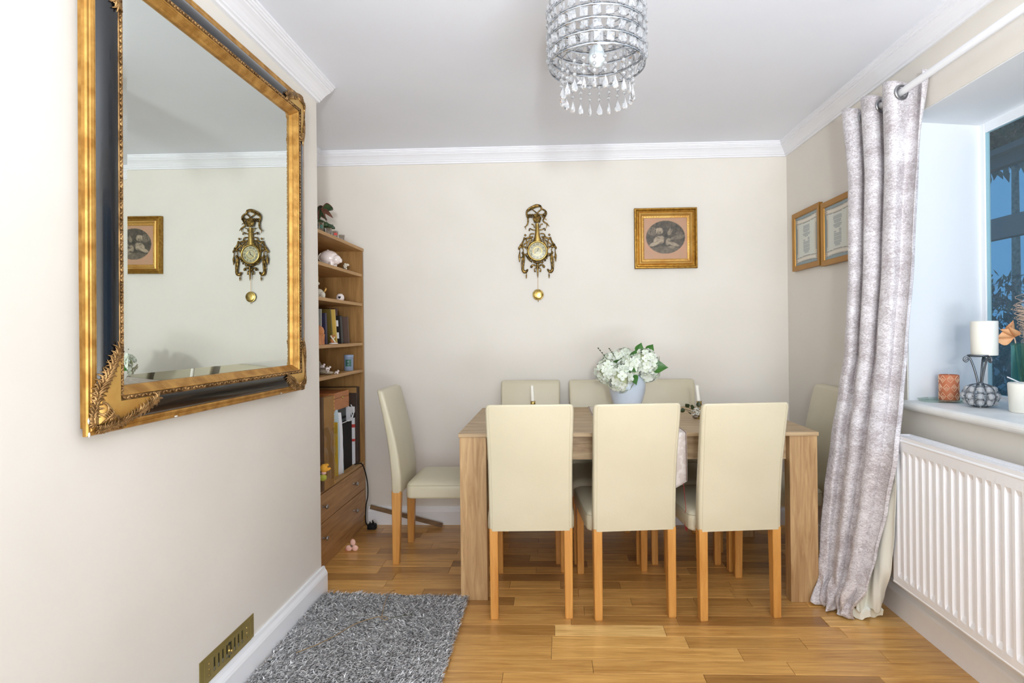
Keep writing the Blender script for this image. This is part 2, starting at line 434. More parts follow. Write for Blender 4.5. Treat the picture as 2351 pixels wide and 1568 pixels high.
# white painted window reveal skin (far jamb and head), a few mm proud of the splayed wall
struct('trim_4', MB().prism([(RX+.004, 2.426), (1.80, 2.497), (1.80, 2.508), (RX+.004, 2.432)], 2, .905, 2.05)
       .box(RX+.004, 1.80, .46, 2.50, 2.046, 2.052), M['reveal'])
struct('ceiling', MB().box(AX-.1, 1.95, -3.1, BY+.12, CZ, CZ+.1), M['ceil'])
struct('wall_rear', MB().box(AX-.1, 1.95, -3.12, -3.0, -.05, CZ+.1), M['wall'])

PROF = [(0, -.083), (.011, -.083), (.0135, -.074), (.019, -.071), (.0195, -.066), (.024, -.060), (.030, -.050), (.038, -.040), (.048, -.031),
        (.0485, -.026), (.054, -.024), (.0545, -.019), (.0585, -.017), (.0590, -.0095), (.0635, -.0075), (.0640, 0), (0, 0)]
def cornice(name, pts, sx=1, sz=1):
    """profile swept along a plan polyline; pts = [(x, y, nx, ny)] with the mitre direction at each point"""
    rings = [[Vector((x+nx*p*sx, y+ny*p*sx, CZ+h*sz)) for p, h in PROF] for x, y, nx, ny in pts]
    return struct(name, MB().loft(rings, True, (True, True), False), M['cornice'])
cornice('trim_1', [(AX, 2.66, 1, 0), (AX, BY, 1, -1), (RX, BY, -1, -1), (RX, -3.0, -1, 0)])
cornice('trim_2', [(LX, -3.0, 1, 0), (LX, 2.662, 1, 0)], 1.4, .84)
def skirting(name, x0, x1, y0, y1, h, out):
    """out = (nx, ny): the side that faces the room"""
    mb = MB(); t = .024
    if out[0]:
        s = out[0]; xw = x0 if s > 0 else x1
        poly = [(xw, 0), (xw+s*t, 0), (xw+s*t, h*.72), (xw+s*t*.85, h*.80), (xw+s*t*.55, h*.9), (xw+s*t*.45, h), (xw, h)]
        mb.prism(poly, 1, y0, y1)
    else:
        yw = y1
        mb.prism([(yw, 0), (yw-t, 0), (yw-t, h*.72), (yw-t*.85, h*.80), (yw-t*.55, h*.9), (yw-t*.45, h), (yw, h)], 0, x0, x1)
    return struct(name, mb, M['white'])
skirting('baseboard_left', LX, LX, -3.0, 2.675, .118, (1, 0))
skirting('baseboard_back', -1.18, RX, BY, BY, .112, (0, -1))
skirting('baseboard_right', RX, RX, -3.0, BY, .125, (-1, 0))

# window
wn = thing('window_1', None, None, (0, 0, 0)); wn['kind'] = 'structure'
mb = MB()
mb.box(1.795, 1.816, 2.470, 2.53, .88, 2.06).box(1.795, 1.816, .44, .50, .88, 2.06)
mb.box(1.795, 1.816, .50, 2.470, 2.006, 2.06).box(1.795, 1.816, .50, 2.470, .88, .925)
mb.box(1.796, 1.815, 1.36, 1.42, .925, 2.006)
mb.build('window_frame', M['upvc'], wn, .004)
MB().box(1.799, 1.803, 1.42, 2.470, .925, 2.006).build('pane', M['pane'], wn)
MB().box(1.799, 1.803, .50, 1.36, .925, 2.006).build('pane', M['pane'], wn)
mb = MB(); prof = [(1.80, .872)]
for i in range(9):
    a = -pi/2-pi*i/8; prof.append((1.423+.0165*cos(a)-.0, .8885+.0165*sin(a)))
prof.append((1.80, .905))
mb.prism(prof, 1, .40, 2.442)
sl = struct('window_sill', mb, M['sill']); sl.name = 'trim_5'

# ------------------------------------------------------------------ dining table
def table():
    t = thing('dining_table', 'pale oak dining table with panel legs, chairs tucked in all round it', 'table', (0, 0, 0))
    x0, x1, y0, y1 = -.432, 1.156, 2.580, 3.468
    MB().box(x0, x1, y0, y1, .733, .75).build('tabletop', M['tabx'], t, .0015)
    for xa in (x0+.004, x1-.124):
        for ya in (y0+.008, y1-.068):
            MB().box(xa, xa+.12, ya, ya+.06, 0, .733).build('leg', M['tabz'], t, .0015)
    for ya in (y0+.05, y1-.068): MB().box(x0+.124, x1-.124, ya, ya+.018, .622, .733).build('apron', M['tabx'], t)
    for xa in (x0+.04, x1-.058): MB().box(xa, xa+.018, y0+.068, y1-.068, .622, .733).build('apron', M['tabx'], t)
table()

# ------------------------------------------------------------------ chairs (built facing +y)
def chair_proto():
    t = thing('dining_chair', '-', 'chair', (0, 0, 0))
    # backrest: rings up the raked back
    tab = [(.374, -.262, .050, .350), (.46, -.264, .052, .350), (.55, -.272, .050, .350), (.66, -.286, .045, .351),
           (.76, -.304, .040, .356), (.84, -.320, .036, .360), (.885, -.329, .033, .361), (.897, -.332, .031, .357), (.904, -.3335, .024, .347), (.9065, -.334, .012, .329)]
    rings = []
    for z, yo, th, w in tab:
        rings.append(rrect(0, yo+th/2, w, th, min(.012, th*.42), z, 3))
    low = [Vector((p.x*.985, p.y, p.z-.004)) for p in rings[0]]
    b = MB().loft([low]+rings, True, (True, True)).build('backrest', M['leather'], t)
    # stitched seams down the two rear edges and across the top
    for sx in (-1, 1):
        MB().tube([(sx*(w/2-.014), yo-.0002, z) for z, yo, th, w in tab[:8]], .0007, 5).build('seam', M['seam'], b)
    # seat
    rings = []
    for z, g in ((.346, .006), (.350, .001), (.358, 0), (.395, 0), (.412, .002), (.422, .008), (.431, .022), (.437, .05), (.440, .10), (.4415, .16)):
        w = .376-2*g; d = .435-2*g
        rings.append(rrect(0, .0325, max(w, .06), max(d, .10), max(.03-g*.2, .01), z, 4))
    s = MB().loft(rings).build('seat', M['leather'], t)
    MB().tube([Vector((p.x, p.y, .4135)) for p in rrect(0, .0325, .3745, .4335, .03, 0, 4)], .0011, 5, closed=True).build('seam', M['seam'], s)
    def leg(cx, yb, yt, w0, d0, w1, d1, top, name='leg'):
        rg = []
        for z, k in ((0, 0), (.004, 0), (.2, .5), (top, 1)):
            w = lerp(w1, w0, k); d = lerp(d1, d0, k); y = lerp(yb, yt, k)
            q = .0015 if z == 0 else 0
            rg.append(rrect(cx, y, w-2*q, d-2*q, .003, z, 1))
        MB().loft(rg, sm=False).build(name, M['leg'], t)
    for sx in (-1, 1):
        leg(sx*.156, -.2435, -.237, .036, .050, .033, .035, .380)
        leg(sx*.160, .224, .219, .036, .042, .032, .034, .352)
    return t
C0 = chair_proto()
ch = [  # x, y, heading, label
    (-.113, 2.680, 2, 'cream chair at the front left of the table, seen from behind, nearest the grey rug', 'near'),
    (.303, 2.685, 6, 'cream chair at the front middle of the table, seen from behind below the flower vase', 'near'),
    (.737, 2.687, 6, 'cream chair at the front right of the table, seen from behind, nearest the curtain', 'near'),
    (-.145, 3.235, 180, 'cream chair on the far side against the wall, leftmost, behind the left candle', 'far'),
    (.270, 3.235, 180, 'cream chair on the far side against the wall, middle one, behind the vase left', 'far'),
    (.668, 3.235, 180, 'cream chair on the far side against the wall, rightmost, below the framed print', 'far'),
    (-.590, 3.158, -90, 'cream chair at the left head of the table beside the bookcase, shown in profile', 'head'),
    (1.108, 3.015, 90, 'cream chair at the right head of the table, half hidden by the curtain', 'head')]
for i, (x, y, a, lab, g) in enumerate(ch):
    grp = 'cream leatherette dining chairs around the table'
    if i == 0: C0.location = (x, y, 0); C0.rotation_euler = (0, 0, R(a)); C0['label'] = lab; C0['group'] = grp
    else: dup(C0, (x, y, 0), R(a), lab, grp)

# ------------------------------------------------------------------ table runner, vase, flowers, candles
def runner():
    t = thing('table_runner', 'ivory brocade table runner across the table, hanging over its front edge', 'runner', (.39, 3.02, .7505))
    hw = .19; yf, yb = 2.574-3.02, 3.474-3.02
    def path(s):   # s: distance from the back hem; returns y, z
        Lb, Lt = .24, yb-yf
        if s < Lb: return yb+.004, -(Lb-s)-.0
        if s < Lb+Lt: return yb-(s-Lb), .0016
        return yf-.004-.004*sin((s-Lb-Lt)*14), -(s-Lb-Lt)
    tot = .24+yb-yf+.33
    def fn(u, v):
        x = (u-.5)*2*hw
        cut = max(0, abs(x))   # pointed ends
        e0, e1 = abs(x)*.62, tot-abs(x)*.62
        s = lerp(e0, e1, v); y, z = path(s)
        return (x, y, z)
    MB().grid(fn, 16, 90).build('cloth', M['runner'], t, solid=.0012)
    for sx in (-1, 1):
        pts = [path(lerp(hw*.62, tot-hw*.62, k/70)) for k in range(71)]
        MB().tube([(sx*(hw-.004), y-(.001 if z < 0 else 0), z+.0012) for y, z in pts], .0016, 5).build('braid', M['runnerb'], t)
    mb = MB(); rng = random.Random(3)
    yh = yf-.012
    mb.tube([(.172, yh, -.22), (.176, yh-.012, -.30), (.178, yh-.016, -.335)], .0012, 4)
    mb.ball((.178, yh-.016, -.34), .006)
    for k in range(22):
        a = rng.random()*6.28; q = rng.random()*.006
        mb.tube([(.178+q*.5*cos(a), yh-.016+q*.5*sin(a), -.342), (.178+q*cos(a), yh-.016+q*sin(a), -.38), (.178+q*1.2*cos(a), yh-.016+q*sin(a), -.405-rng.random()*.02)], .0009, 3)
    tag(mb.build('tassel', M['redt'], t), 'red thread tassel')
runner()

VX, VY = .380, 3.035
def vase():
    pr = [(.040, 0), (.045, .002), (.047, .008), (.060, .04), (.080, .09), (.092, .135), (.0945, .165), (.090, .195), (.076, .222), (.062, .236), (.057, .246), (.060, .254),
          (.056, .254), (.053, .246), (.06, .232), (.082, .20), (.086, .16), (.07, .09), (.035, .02)]
    o = MB().lathe(pr, (0, 0, 0), 40).build('vase', M['vase'])
    o.location = (VX, VY, .7525)
    tag(o, 'round pale blue-grey ceramic vase holding the white hydrangeas on the table', 'vase')
vase()
def floret_mesh():
    mb = MB()
    for k in range(4):
        a = k*pi/2+.2; ca, sa = cos(a), sin(a)
        def P(r, w, z): return (r*ca-w*sa, r*sa+w*ca, z)
        vs = [P(.001, 0, 0), P(.007, -.0085, .0035), P(.007, .0085, .0035), P(.012, 0, .0025), P(.0155, -.0075, .0055), P(.0155, .0075, .0055), P(.0195, 0, .0035)]
        mb.add(vs, [(0, 1, 3), (0, 3, 2), (1, 4, 3), (3, 5, 2), (4, 6, 3), (3, 6, 5)], True)
    mb.ball((0, 0, .002), .0024, 5, 3)
    me = mb.mesh('floret', M['petal']); me.materials.append(M['core'])
    for p in me.polygons:
        if p.index >= 24: p.material_index = 1
    return me
def leaf_mesh(L, W, m, name='leaf', bend=.25, fold=.25):
    mb = MB(); N = 8
    prof = [0, .55, .9, 1, .93, .74, .48, .22, .0]
    def fn(u, v):
        k = v*N; i = min(int(k), N-1); wd = lerp(prof[i], prof[i+1], k-i)*W/2*(1+.05*(int(k*2) % 2))
        x = (u-.5)*2*wd; return (x, v*L, abs(x)*fold*1.6-bend*v*v*L)
    mb.grid(fn, 4, N*2); return mb.mesh(name, m)
def flowers():
    t = thing('hydrangea_bunch', 'bunch of white hydrangea heads with green leaves standing in the blue vase', 'flowers', (VX, VY, 1.0))
    fm = floret_mesh(); rng = random.Random(11)
    heads = [(-.105, -.045, -.005, .060), (-.045, -.085, -.040, .066), (-.015, .02, .045, .064), (.085, -.050, .040, .070), (.105, -.02, -.005, .055), (-.075, .03, .030, .055), (.02, -.07, .028, .052)]
    for (hx, hy, hz, r) in heads:
        h = MB().ball((hx, hy, hz), r*.70, 10, 7).tube([(hx, hy, hz), (hx*.35, hy*.35, -.06), (hx*.12, hy*.12, -.20)], .0028, 6).build('flower_head', M['core'], t)
        n = 54
        for k in range(n):
            zz = 1-2*(k+.5)/n; a = k*2.39996+rng.random()*.5; q = math.sqrt(1-zz*zz)
            d = Vector((q*cos(a), q*sin(a), zz))
            d = (d+Vector((rng.gauss(0, .13), rng.gauss(0, .13), rng.gauss(0, .13)))).normalized()
            if d.y > .3: continue
            o = bpy.data.objects.new('floret', fm); COL.objects.link(o); o.parent = h
            o.location = Vector((hx, hy, hz))+d*r*(.84+rng.random()*.16)
            qd = d.to_track_quat('Z', 'Y'); o.rotation_euler = (qd @ Matrix.Rotation(rng.random()*3, 3, 'Z').to_quaternion()).to_euler()
            s = 1.05+rng.random()*.4; o.scale = (s, s, s)
    lm = leaf_mesh(.085, .070, M['leaf'])
    for loc, tgt, rz in (((.115, -.055, .012), (1, -.35, .12), 1.15), ((.01, -.095, -.022), (.35, -.75, -.62), .3), ((-.005, -.10, .0), (.35, -.85, .15), .6), ((-.062, -.088, .040), (.2, -.7, .5), .4), ((.05, -.03, .085), (.35, .0, .8), 1.6), ((.10, -.02, .085), (.55, .1, .7), 1.4), ((.04, -.06, .07), (-.5, -.5, .4), .9)):
        o = bpy.data.objects.new('leaf', lm); COL.objects.link(o); o.parent = t; o.location = loc
        d = Vector(tgt).normalized(); q = d.to_track_quat('Y', 'Z'); o.rotation_euler = (q @ Matrix.Rotation(rz, 3, 'Y').to_quaternion()).to_euler()
        if loc[0] != .115: o.scale = (.68, .72, .7)
    for pts in (((-.10, -.03, .05), (-.128, -.035, .085), (-.155, -.04, .118)), ((-.06, -.03, .06), (-.08, -.035, .09), (-.098, -.04, .115))):
        mb = MB().tube(pts, .0012, 5)
        P = spline(pts, 6)
        for i, p in enumerate(P):
            if i > 3 and i % 2: mb.ball(p+Vector((.002, 0, 0)), (.0045, .003, .003), 6, 4)
        mb.build('bud_sprig', M['dleaf'], t)
flowers()
def candle_holder(x, y, lab, tilt, wreath):
    t = thing('candle_holder', lab, 'candle holder', (x, y, .7505), 0, 'tall brass candle holders on the table')
    MB().lathe([(.026, 0), (.028, .003), (.026, .006), (.008, .010), (.006, .03), (.009, .04), (.006, .048), (.0065, .062), (.013, .068), (.013, .088), (.0105, .088), (.0105, .072)], (0, 0, 0), 18).build('stem', M['brass'], t)
    if wreath:
        rng = random.Random(5); mb = MB(); lf = MB()
        for k in range(60):
            a = rng.random()*6.28; e = rng.random()*6.28; q = rng.random()**.5*.017
            c0 = Vector((-.022, -.012, .033)); mb.ball(c0+Vector((q*cos(a)+.010*cos(e), q*sin(a)*.8, .017*sin(e)+.004)), .0042, 6, 4)
        tag(mb.build('berry_cluster', M['wax'], t), 'white berry cluster')
        MB().ball((-.022, -.012, .010), (.016, .014, .009)).build('root_ball', M['stone'], t)
        lm = leaf_mesh(.032, .024, M['dleaf'], 'leaf', .3, .2)
        for i, (loc, d) in enumerate((((-.055, -.012, .055), (-.6, -.1, .8)), ((-.075, -.015, .048), (-.8, 0, -.35)), ((-.028, -.02, .056), (-.9, -.2, .35)), ((-.012, -.02, .06), (.2, -.2, .9)), ((-.045, -.02, .03), (-.8, -.3, .2)))):
            o = bpy.data.objects.new('leaf', lm); COL.objects.link(o); o.parent = t; o.location = loc
            o.rotation_euler = (Vector(d).to_track_quat('Y', 'Z') @ Matrix.Rotation(1.1+.4*i, 3, 'Y').to_quaternion()).to_euler()
            MB().tube([(-.012, -.010, .03), (loc[0]*.6, loc[1], loc[2]*.8), loc], .0011, 4).build('twig', M['dleaf'], t)
    lab2 = 'white taper candle in the brass holder right of the vase' if wreath else 'white taper candle before the leftmost far chair'
    c = MB().tube([(0, 0, .072), (-tilt, 0, .168)], [.0098, .0088], 14).tube([(-tilt, 0, .168), (-tilt*1.04, 0, .176)], .0008, 4).build('candle', M['wax'])
    c.location = (x, y, .7505)
    tag(c, lab2, 'candle', 'white taper candles on the table')
candle_holder(.742, 3.0, 'short brass candle holder with white berries, standing right of the vase', .010, True)
candle_holder(-.113, 3.05, 'short brass candle holder standing at the left of the table before the leftmost far chair', .004, False)

# ------------------------------------------------------------------ big mirror on the left wall
def big_mirror():
    Y0, Y1, Z0, Z1 = 1.281, 2.387, .973, 2.187
    t = thing('wall_mirror', 'large square mirror in an ornate black and gilt frame on the left wall', 'mirror', (LX, (Y0+Y1)/2, Z0))
    W, H = Y1-Y0, Z1-Z0
    # frame section: b = distance in from the outer edge, x = stand-off from the wall
    segs = [('lip', 'gold', [(0, .016), (0, .024), (.003, .0275), (.008, .0280), (.010, .0265), (.012, .0285), (.019, .0310), (.0215, .0300), (.0235, .0305)]),
            ('black_moulding', 'black', [(.0235, .0305), (.027, .0345), (.034, .0395), (.044, .0435), (.056, .0460), (.066, .0465), (.0725, .0455)]),
            ('rope_bed', 'orn', [(.0725, .0455), (.0745, .0470), (.077, .0455), (.084, .0440), (.086, .0455)]),
            ('inner_slope', 'gold', [(.086, .0455), (.089, .0445), (.0905, .0420), (.0925, .0405), (.0985, .0335), (.102, .0295), (.1045, .0275), (.107, .0245), (.108, .018)])]
    def corner(k, b):   # k 0..3 anticlockwise in (y,z)
        return [(-W/2+b, b), (W/2-b, b), (W/2-b, H-b), (-W/2+b, H-b)][k]
    for nm, mt, pr in segs:
        mb = MB()
        for k in range(4):
            rg = [[Vector((x, *corner(kk % 4, b))) for b, x in pr] for kk in (k, k+1)]
            mb.loft(rg, False, sm=(nm == 'black_moulding'))
        mb.build(nm, M[mt], t)
    MB().box(-.006, .0175, -W/2+.016, W/2-.016, .016, H-.016).build('backing', M['gold'], t)
    g = .108; bv = .024
    a = [Vector((.0195, *corner(k, g))) for k in range(4)]; b = [Vector((.0208, *corner(k, g+bv))) for k in range(4)]
    mb = MB().add(a+b, [(k, (k+1) % 4, 4+(k+1) % 4, 4+k) for k in range(4)]+[(4, 5, 6, 7)])
    tag(mb.build('mirror_glass', M['mirror'], t), 'bevelled mirror glass')
    def surf(b):
        for nm, mt, pr in segs:
            for (b0, x0), (b1, x1) in zip(pr, pr[1:]):
                if b0 <= b <= b1 and b1 > b0: return lerp(x0, x1, (b-b0)/(b1-b0))
        return .03
    # twisted rope of small leaves along the ridge
    mb = MB()
    for k in range(4):
        p = Vector(corner(k, .080)); q = Vector(corner((k+1) % 4, .080)); L = (q-p).length; d = (q-p)/L; n = int(L/.0125)
        for i in range(n):
            c = p+d*(i+.5)*L/n; s = 1 if i % 2 else -1
            ax = Vector((0, d.x, d.y)); ac = Vector((0, -d.y, d.x))
            rot = Matrix((ax*.8+ac*.6*s, ac*.8-ax*.6*s, Vector((1, 0, 0)))).transposed()
            mb.ball((.0470, c.x, c.y), (.0068, .0034, .0030), 6, 4, rot)
    tag(mb.build('rope_moulding', M['orn'], t), kind='stuff')
    # gilt corner plates with acanthus relief
    for k in range(4):
        cy, cz = corner(k, 0); dy = 1 if k in (0, 3) else -1; dz = 1 if k in (0, 1) else -1
        def at(a, b, h, arm):
            x = surf(b)+h
            return Vector((x, cy+dy*(b if arm == 0 else a), cz+dz*(a if arm == 0 else b)))
        plate = MB()
        for arm in (0, 1):
            def fn(u, v):
                b = lerp(.0245, .0740, v); L = .115+.085*v
                return at(lerp(b, L, u), b, .0022, arm)
            plate.grid(fn, 16, 8)
        pl = plate.build('corner_plate', M['goldl'], t)
        mb = MB(); rng = random.Random(40+k)
        for arm in (0, 1):
            cl = spline([(.198, .068), (.172, .054), (.140, .040), (.115, .028), (.09, .020), (.062, .014), (.035, .011), (.022, .016)], 8)
            N = len(cl)
            mb.tube([at(p[0], p[1], .003, arm) for p in cl], [lerp(.0016, .0042, i/N) for i in range(N)], 6)
            for i in range(3, N-1, 3):
                p = cl[i]; dd = (cl[i-2][0]-cl[i][0], cl[i-2][1]-cl[i][1]); l = math.hypot(*dd) or 1; dd = (dd[0]/l, dd[1]/l)
                for s in (-1, 1):
                    nx, ny = -dd[1]*s, dd[0]*s
                    for lobe, (Lk, spread, rr) in enumerate(((.028, .45, .0036), (.021, .95, .0030), (.013, 1.5, .0024))):
                        Lk *= rng.uniform(.8, 1.15)*(.75 if i > N*.6 else 1); q = []
                        for m in range(6):
                            tt = m/5; an = spread*(.4+.8*tt)
                            e = (p[0]+Lk*tt*(dd[0]*cos(an)+nx*sin(an)), p[1]+Lk*tt*(dd[1]*cos(an)+ny*sin(an)))
                            q.append(at(max(e[0], .002), min(max(e[1], .002), .083), .0035+.0025*sin(tt*3.1), arm))
                        mb.tube(q, [rr*.6, rr, rr*1.05, rr*.9, rr*.6, rr*.2], 5)
            for i in range(16):   # seed cluster near the tip
                tt = i/16; mb.ball(at(lerp(.183, .140, tt), lerp(.060, .042, tt)+rng.uniform(-.005, .005), .004, arm), .0025, 6, 4)
            # curled volute
            pts = []
            for i in range(22):
                th = i/21*pi*2.3; r = lerp(.017, .003, i/21)
                pts.append(at(.058+r*cos(th), .028+r*.8*sin(th), .005, arm))
            mb.tube(pts, [lerp(.0036, .0016, i/21) for i in range(22)], 6)
            for i in range(6):
                mb.tube([at(.020+i*.006, .004, .002, arm), at(.024+i*.005, .014, .004, arm), at(.030+i*.003, .022, .004, arm)], [.001, .0026, .0012], 5)
        # draped shell on the mitre
        for i in range(5):
            pts = [at(lerp(.062-.004*i, .040-.003*i, m/8), lerp(.040-.003*i, .060-.003*i, m/8) if lerp(.040-.003*i, .060-.003*i, m/8) <= lerp(.062-.004*i, .040-.003*i, m/8) else lerp(.062-.004*i, .040-.003*i, m/8), .006+.0015*sin(m*1.6), 0) for m in range(9)]
            mb.tube(pts, .0021, 5)
            pts = [at(lerp(.062-.004*i, .046, m/6), lerp(.040-.003*i, .046, m/6), .006+.0015*sin(m*1.6), 1) for m in range(7)]
            mb.tube(pts, .0021, 5)
        for i in range(9): mb.ball(at(.020+.006*(i % 3), .010+.005*(i//3), .004, i % 2), .0028, 6, 4)
        mb.build('acanthus_relief', M['orn'], pl)
        if k == 0:
            rng = random.Random(5)
            for a, b, r, arm in ((.036, .004, .008, 0), (.030, .012, .005, 0), (.004, .004, .006, 0), (.30, .004, .0045, 1), (.90, .005, .004, 1)):
                tag(MB().ball(at(a, b, .0008, arm), (.0015, r*(.6 if arm == 0 else 1.7), r*(1 if arm == 0 else .5)), 8, 4).build('plaster_chip', M['wax'], pl), 'white chip where the gilding is knocked off')
    return t
MIR = big_mirror(); MIR.rotation_euler = (0, .007, -.020); MIR.location.x += .014

# ------------------------------------------------------------------ wall clock
def wall_clock():
    K = .000488; t = thing('wall_clock', 'ornate antique brass wall clock with ribbon bow and pendulum on the back wall', 'clock', (-.095, BY-.001, 1.708))
    def P(x, y, h=.016): return Vector(((x-466)*K, -h, (765-y)*K))
    mb = MB()
    def st(pts, r, h=.014, mirror=False):
        rs = r if isinstance(r, (list, tuple)) else [r]*len(pts)
        for s in ((0, 1) if mirror else (0,)):
            pp = spline([P(932-x if s else x, y, h) for x, y in pts], 5)
            n = len(pp); rr = []
            for i in range(n):
                q = i/(n-1)*(len(rs)-1); j = min(int(q), len(rs)-2); rr.append(lerp(rs[j], rs[j+1], q-j)*K)
            mb.tube(pp, rr, 6)
    def bl(x, y, r, h=.016, mirror=False):
        mb.ball(P(x, y, h), (r*K, min(r*K, .01), r*K), 8, 5)
        if mirror: mb.ball(P(932-x, y, h), (r*K, min(r*K, .01), r*K), 8, 5)
    # ribbon bow
    st([(340, 330), (332, 270), (360, 225), (410, 200), (460, 183), (505, 192), (530, 232)], [11, 13, 12, 15, 17, 15, 11])
    for i in range(11): bl(338+i*17, 262-i*7.2+ (i-5)**2*.5-10, 13, .019)
    st([(530, 232), (560, 245), (582, 275), (575, 310), (530, 335)], [11, 12, 13, 12, 9])
    st([(405, 232), (440, 262), (470, 285)], 8); st([(530, 230), (500, 252), (468, 282), (440, 300), (360, 310)], 9)
    st([(470, 285), (510, 302), (550, 295), (572, 272)], 8)
    for i in range(7): bl(350+i*14, 305+(i % 2)*26, 14, .02)
    for i in range(4): bl(535+i*14, 325-(i % 2)*18, 12, .02)
    st([(345, 330), (350, 380), (338, 430), (300, 460)], [12, 12, 10, 3]); st([(336, 430), (318, 455), (322, 490)], [9, 7, 2])
    st([(575, 320), (545, 365), (550, 392), (590, 420), (622, 454)], [8, 10, 11, 10, 3]); st([(588, 420), (590, 450), (577, 480)], [8, 6, 2]); st([(560, 350), (590, 370)], [8, 3])
    # finial cup
    for i in range(7):
        x = 418+i*16; st([(466+(x-466)*.35, 300), (x, 350), (466+(x-466)*.6, 405)], [6, 9, 6], .022)
    for i in range(5): bl(434+i*16, 402, 8, .026)
    # scroll branches each side
    for pts, r in (([(440, 500), (400, 492), (375, 478), (362, 492)], 8), ([(432, 470), (420, 430), (402, 425)], 7), ([(428, 545), (390, 545), (372, 560), (368, 585)], 9),
                   ([(415, 585), (370, 592), (318, 606), (292, 590)], [11, 14, 12, 8]), ([(300, 600), (285, 640), (262, 680), (240, 715), (228, 745)], [12, 11, 15, 14, 7]),
                   ([(305, 600), (330, 640), (300, 675), (262, 700)], 9), ([(400, 605), (360, 630), (335, 670), (330, 720)], 9), ([(405, 620), (375, 650), (352, 690)], [6, 9, 5]),
                   ([(240, 715), (270, 712), (305, 712), (335, 745)], [10, 14, 12, 8]), ([(240, 715), (240, 770), (234, 830), (236, 870), (232, 908)], [5, 6, 15, 12, 2]),
                   ([(228, 745), (222, 725), (232, 712)], 6), ([(262, 715), (285, 745), (280, 790)], 7), ([(240, 842), (270, 848)], 7), ([(282, 792), (275, 850), (262, 905), (255, 975)], [6, 12, 8, 2]),
                   ([(292, 800), (292, 870), (280, 950), (276, 1000), (295, 1032), (325, 1022), (335, 1000)], [11, 14, 16, 20, 22, 17, 10]),
                   ([(318, 1035), (322, 1065), (320, 1085), (320, 1118)], [8, 5, 11, 2]), ([(295, 800), (320, 810), (345, 800)], 9),
                   ([(466, 1000), (450, 962), (418, 945), (388, 955), (385, 975)], [11, 10, 12, 13, 9]), ([(462, 980), (440, 985), (425, 1005), (432, 1028)], [7, 9, 8, 7])):
        st(pts, r, .014, True)
    for x, y, r in ((312, 562, 15), (365, 500, 11), (402, 424, 9), (278, 790, 17), (386, 968, 17), (432, 1025, 12), (300, 605, 15), (255, 690, 17), (338, 1005, 10), (240, 845, 13)): bl(x, y, r, .017, True)
    st([(466, 930), (466, 1000), (467, 1060), (468, 1114)], [16, 14, 10, 2], .02)
    rng = random.Random(9)
    for i in range(46):
        a = R(195+i*150/45); r = 138+rng.uniform(-6, 26); bl(466+r*cos(a), 765-r*sin(a), rng.uniform(8, 14), .014+rng.random()*.006)
    for i in range(9): bl(420+i*11.5, 915+abs(i-4)*-4+14, 9, .025)
    mb.build('ornament', M['brassd'], t)
    # fluted column
    rg = []
    for y, hw in ((415, 26), (470, 26), (540, 30), (590, 40), (640, 60)):
        rg.append([Vector(((sin(a)*hw)*K, -.012-.014*max(0, cos(a)), (765-y)*K)) for a in [pi*2*j/20 for j in range(20)]])
    cb = MB().loft(rg)
    c = cb.build('column', M['brass'], t)
    for i in (-2, -1, 0, 1, 2):
        MB().tube([(i*9*K, -.0262+abs(i)*.0018, (765-430)*K), (i*11*K, -.0262+abs(i)*.0018, (765-540)*K), (i*19*K, -.0262+abs(i)*.002, (765-630)*K)], .0011, 5).build('flute', M['brassd'], c)
    MB().lathe([(.058, .004), (.066, .006), (.0665, .014), (.063, .021), (.058, .024), (.054, .022), (.0525, .018), (.0525, .012)], (0, 0, 0), 40, 'y', True, (False, False)).build('bezel', M['brass'], t)
    dial = MB().lathe([(.0001, .0145), (.053, .0145), (.053, .008)], (0, 0, 0), 40, 'y', False, (False, True)).build('dial', mat('dial_enamel', (198, 192, 158), .4, rgb2=(184, 176, 136), scale=60), t)
    MB().lathe([(.024, .0146), (.0262, .0152), (.0285, .0146)], (0, 0, 0), 32, 'y', True, (False, False)).build('chapter_ring', M['brass'], dial)
    black = M['bblack']
    for i, s in enumerate(('XII', 'I', 'II', 'III', 'IIII', 'V', 'VI', 'VII', 'VIII', 'IX', 'X', 'XI')):
        cu = bpy.data.curves.new('numeral', 'FONT'); cu.body = s; cu.size = .0150; cu.align_x = 'CENTER'; cu.align_y = 'CENTER'; cu.extrude = .0002; cu.offset = .0003
        tmp = bpy.data.objects.new('numeral_text', cu); COL.objects.link(tmp)
        dg = bpy.context.evaluated_depsgraph_get(); me = bpy.data.meshes.new_from_object(tmp.evaluated_get(dg)); bpy.data.objects.remove(tmp)
        me.materials.clear(); me.materials.append(black)
        o = bpy.data.objects.new('numeral', me); COL.objects.link(o); o.parent = dial
        a = -R(30*i); o.location = (-.0415*sin(a), -.0150, .0415*cos(a))
        o.rotation_euler = (pi/2, -a*1.0, 0); o.rotation_mode = 'XYZ'
        o.matrix_basis = Matrix.Translation(o.location) @ Matrix.Rotation(-a, 4, 'Y') @ Matrix.Rotation(pi/2, 4, 'X')
    def hand(name, ang, L, w):
        a = R(ang); d = Vector((sin(a), 0, cos(a))); n = Vector((cos(a), 0, -sin(a))); z = Vector((0, -.0166, 0))
        q = [z-d*.006, z+d*L*.25+n*w*.5, z+d*L*.62+n*w, z+d*L*.72+n*w*.4, z+d*L, z+d*L*.72-n*w*.4, z+d*L*.62-n*w, z+d*L*.25-n*w*.5]
        MB().add(q, [tuple(range(8))]).build(name, black, dial, solid=.0006)
    hand('hour_hand', 20, .024, .0026); hand('minute_hand', 231, .038, .0018)
    MB().ball((0, -.017, 0), .0028).build('hub', M['brassd'], dial)
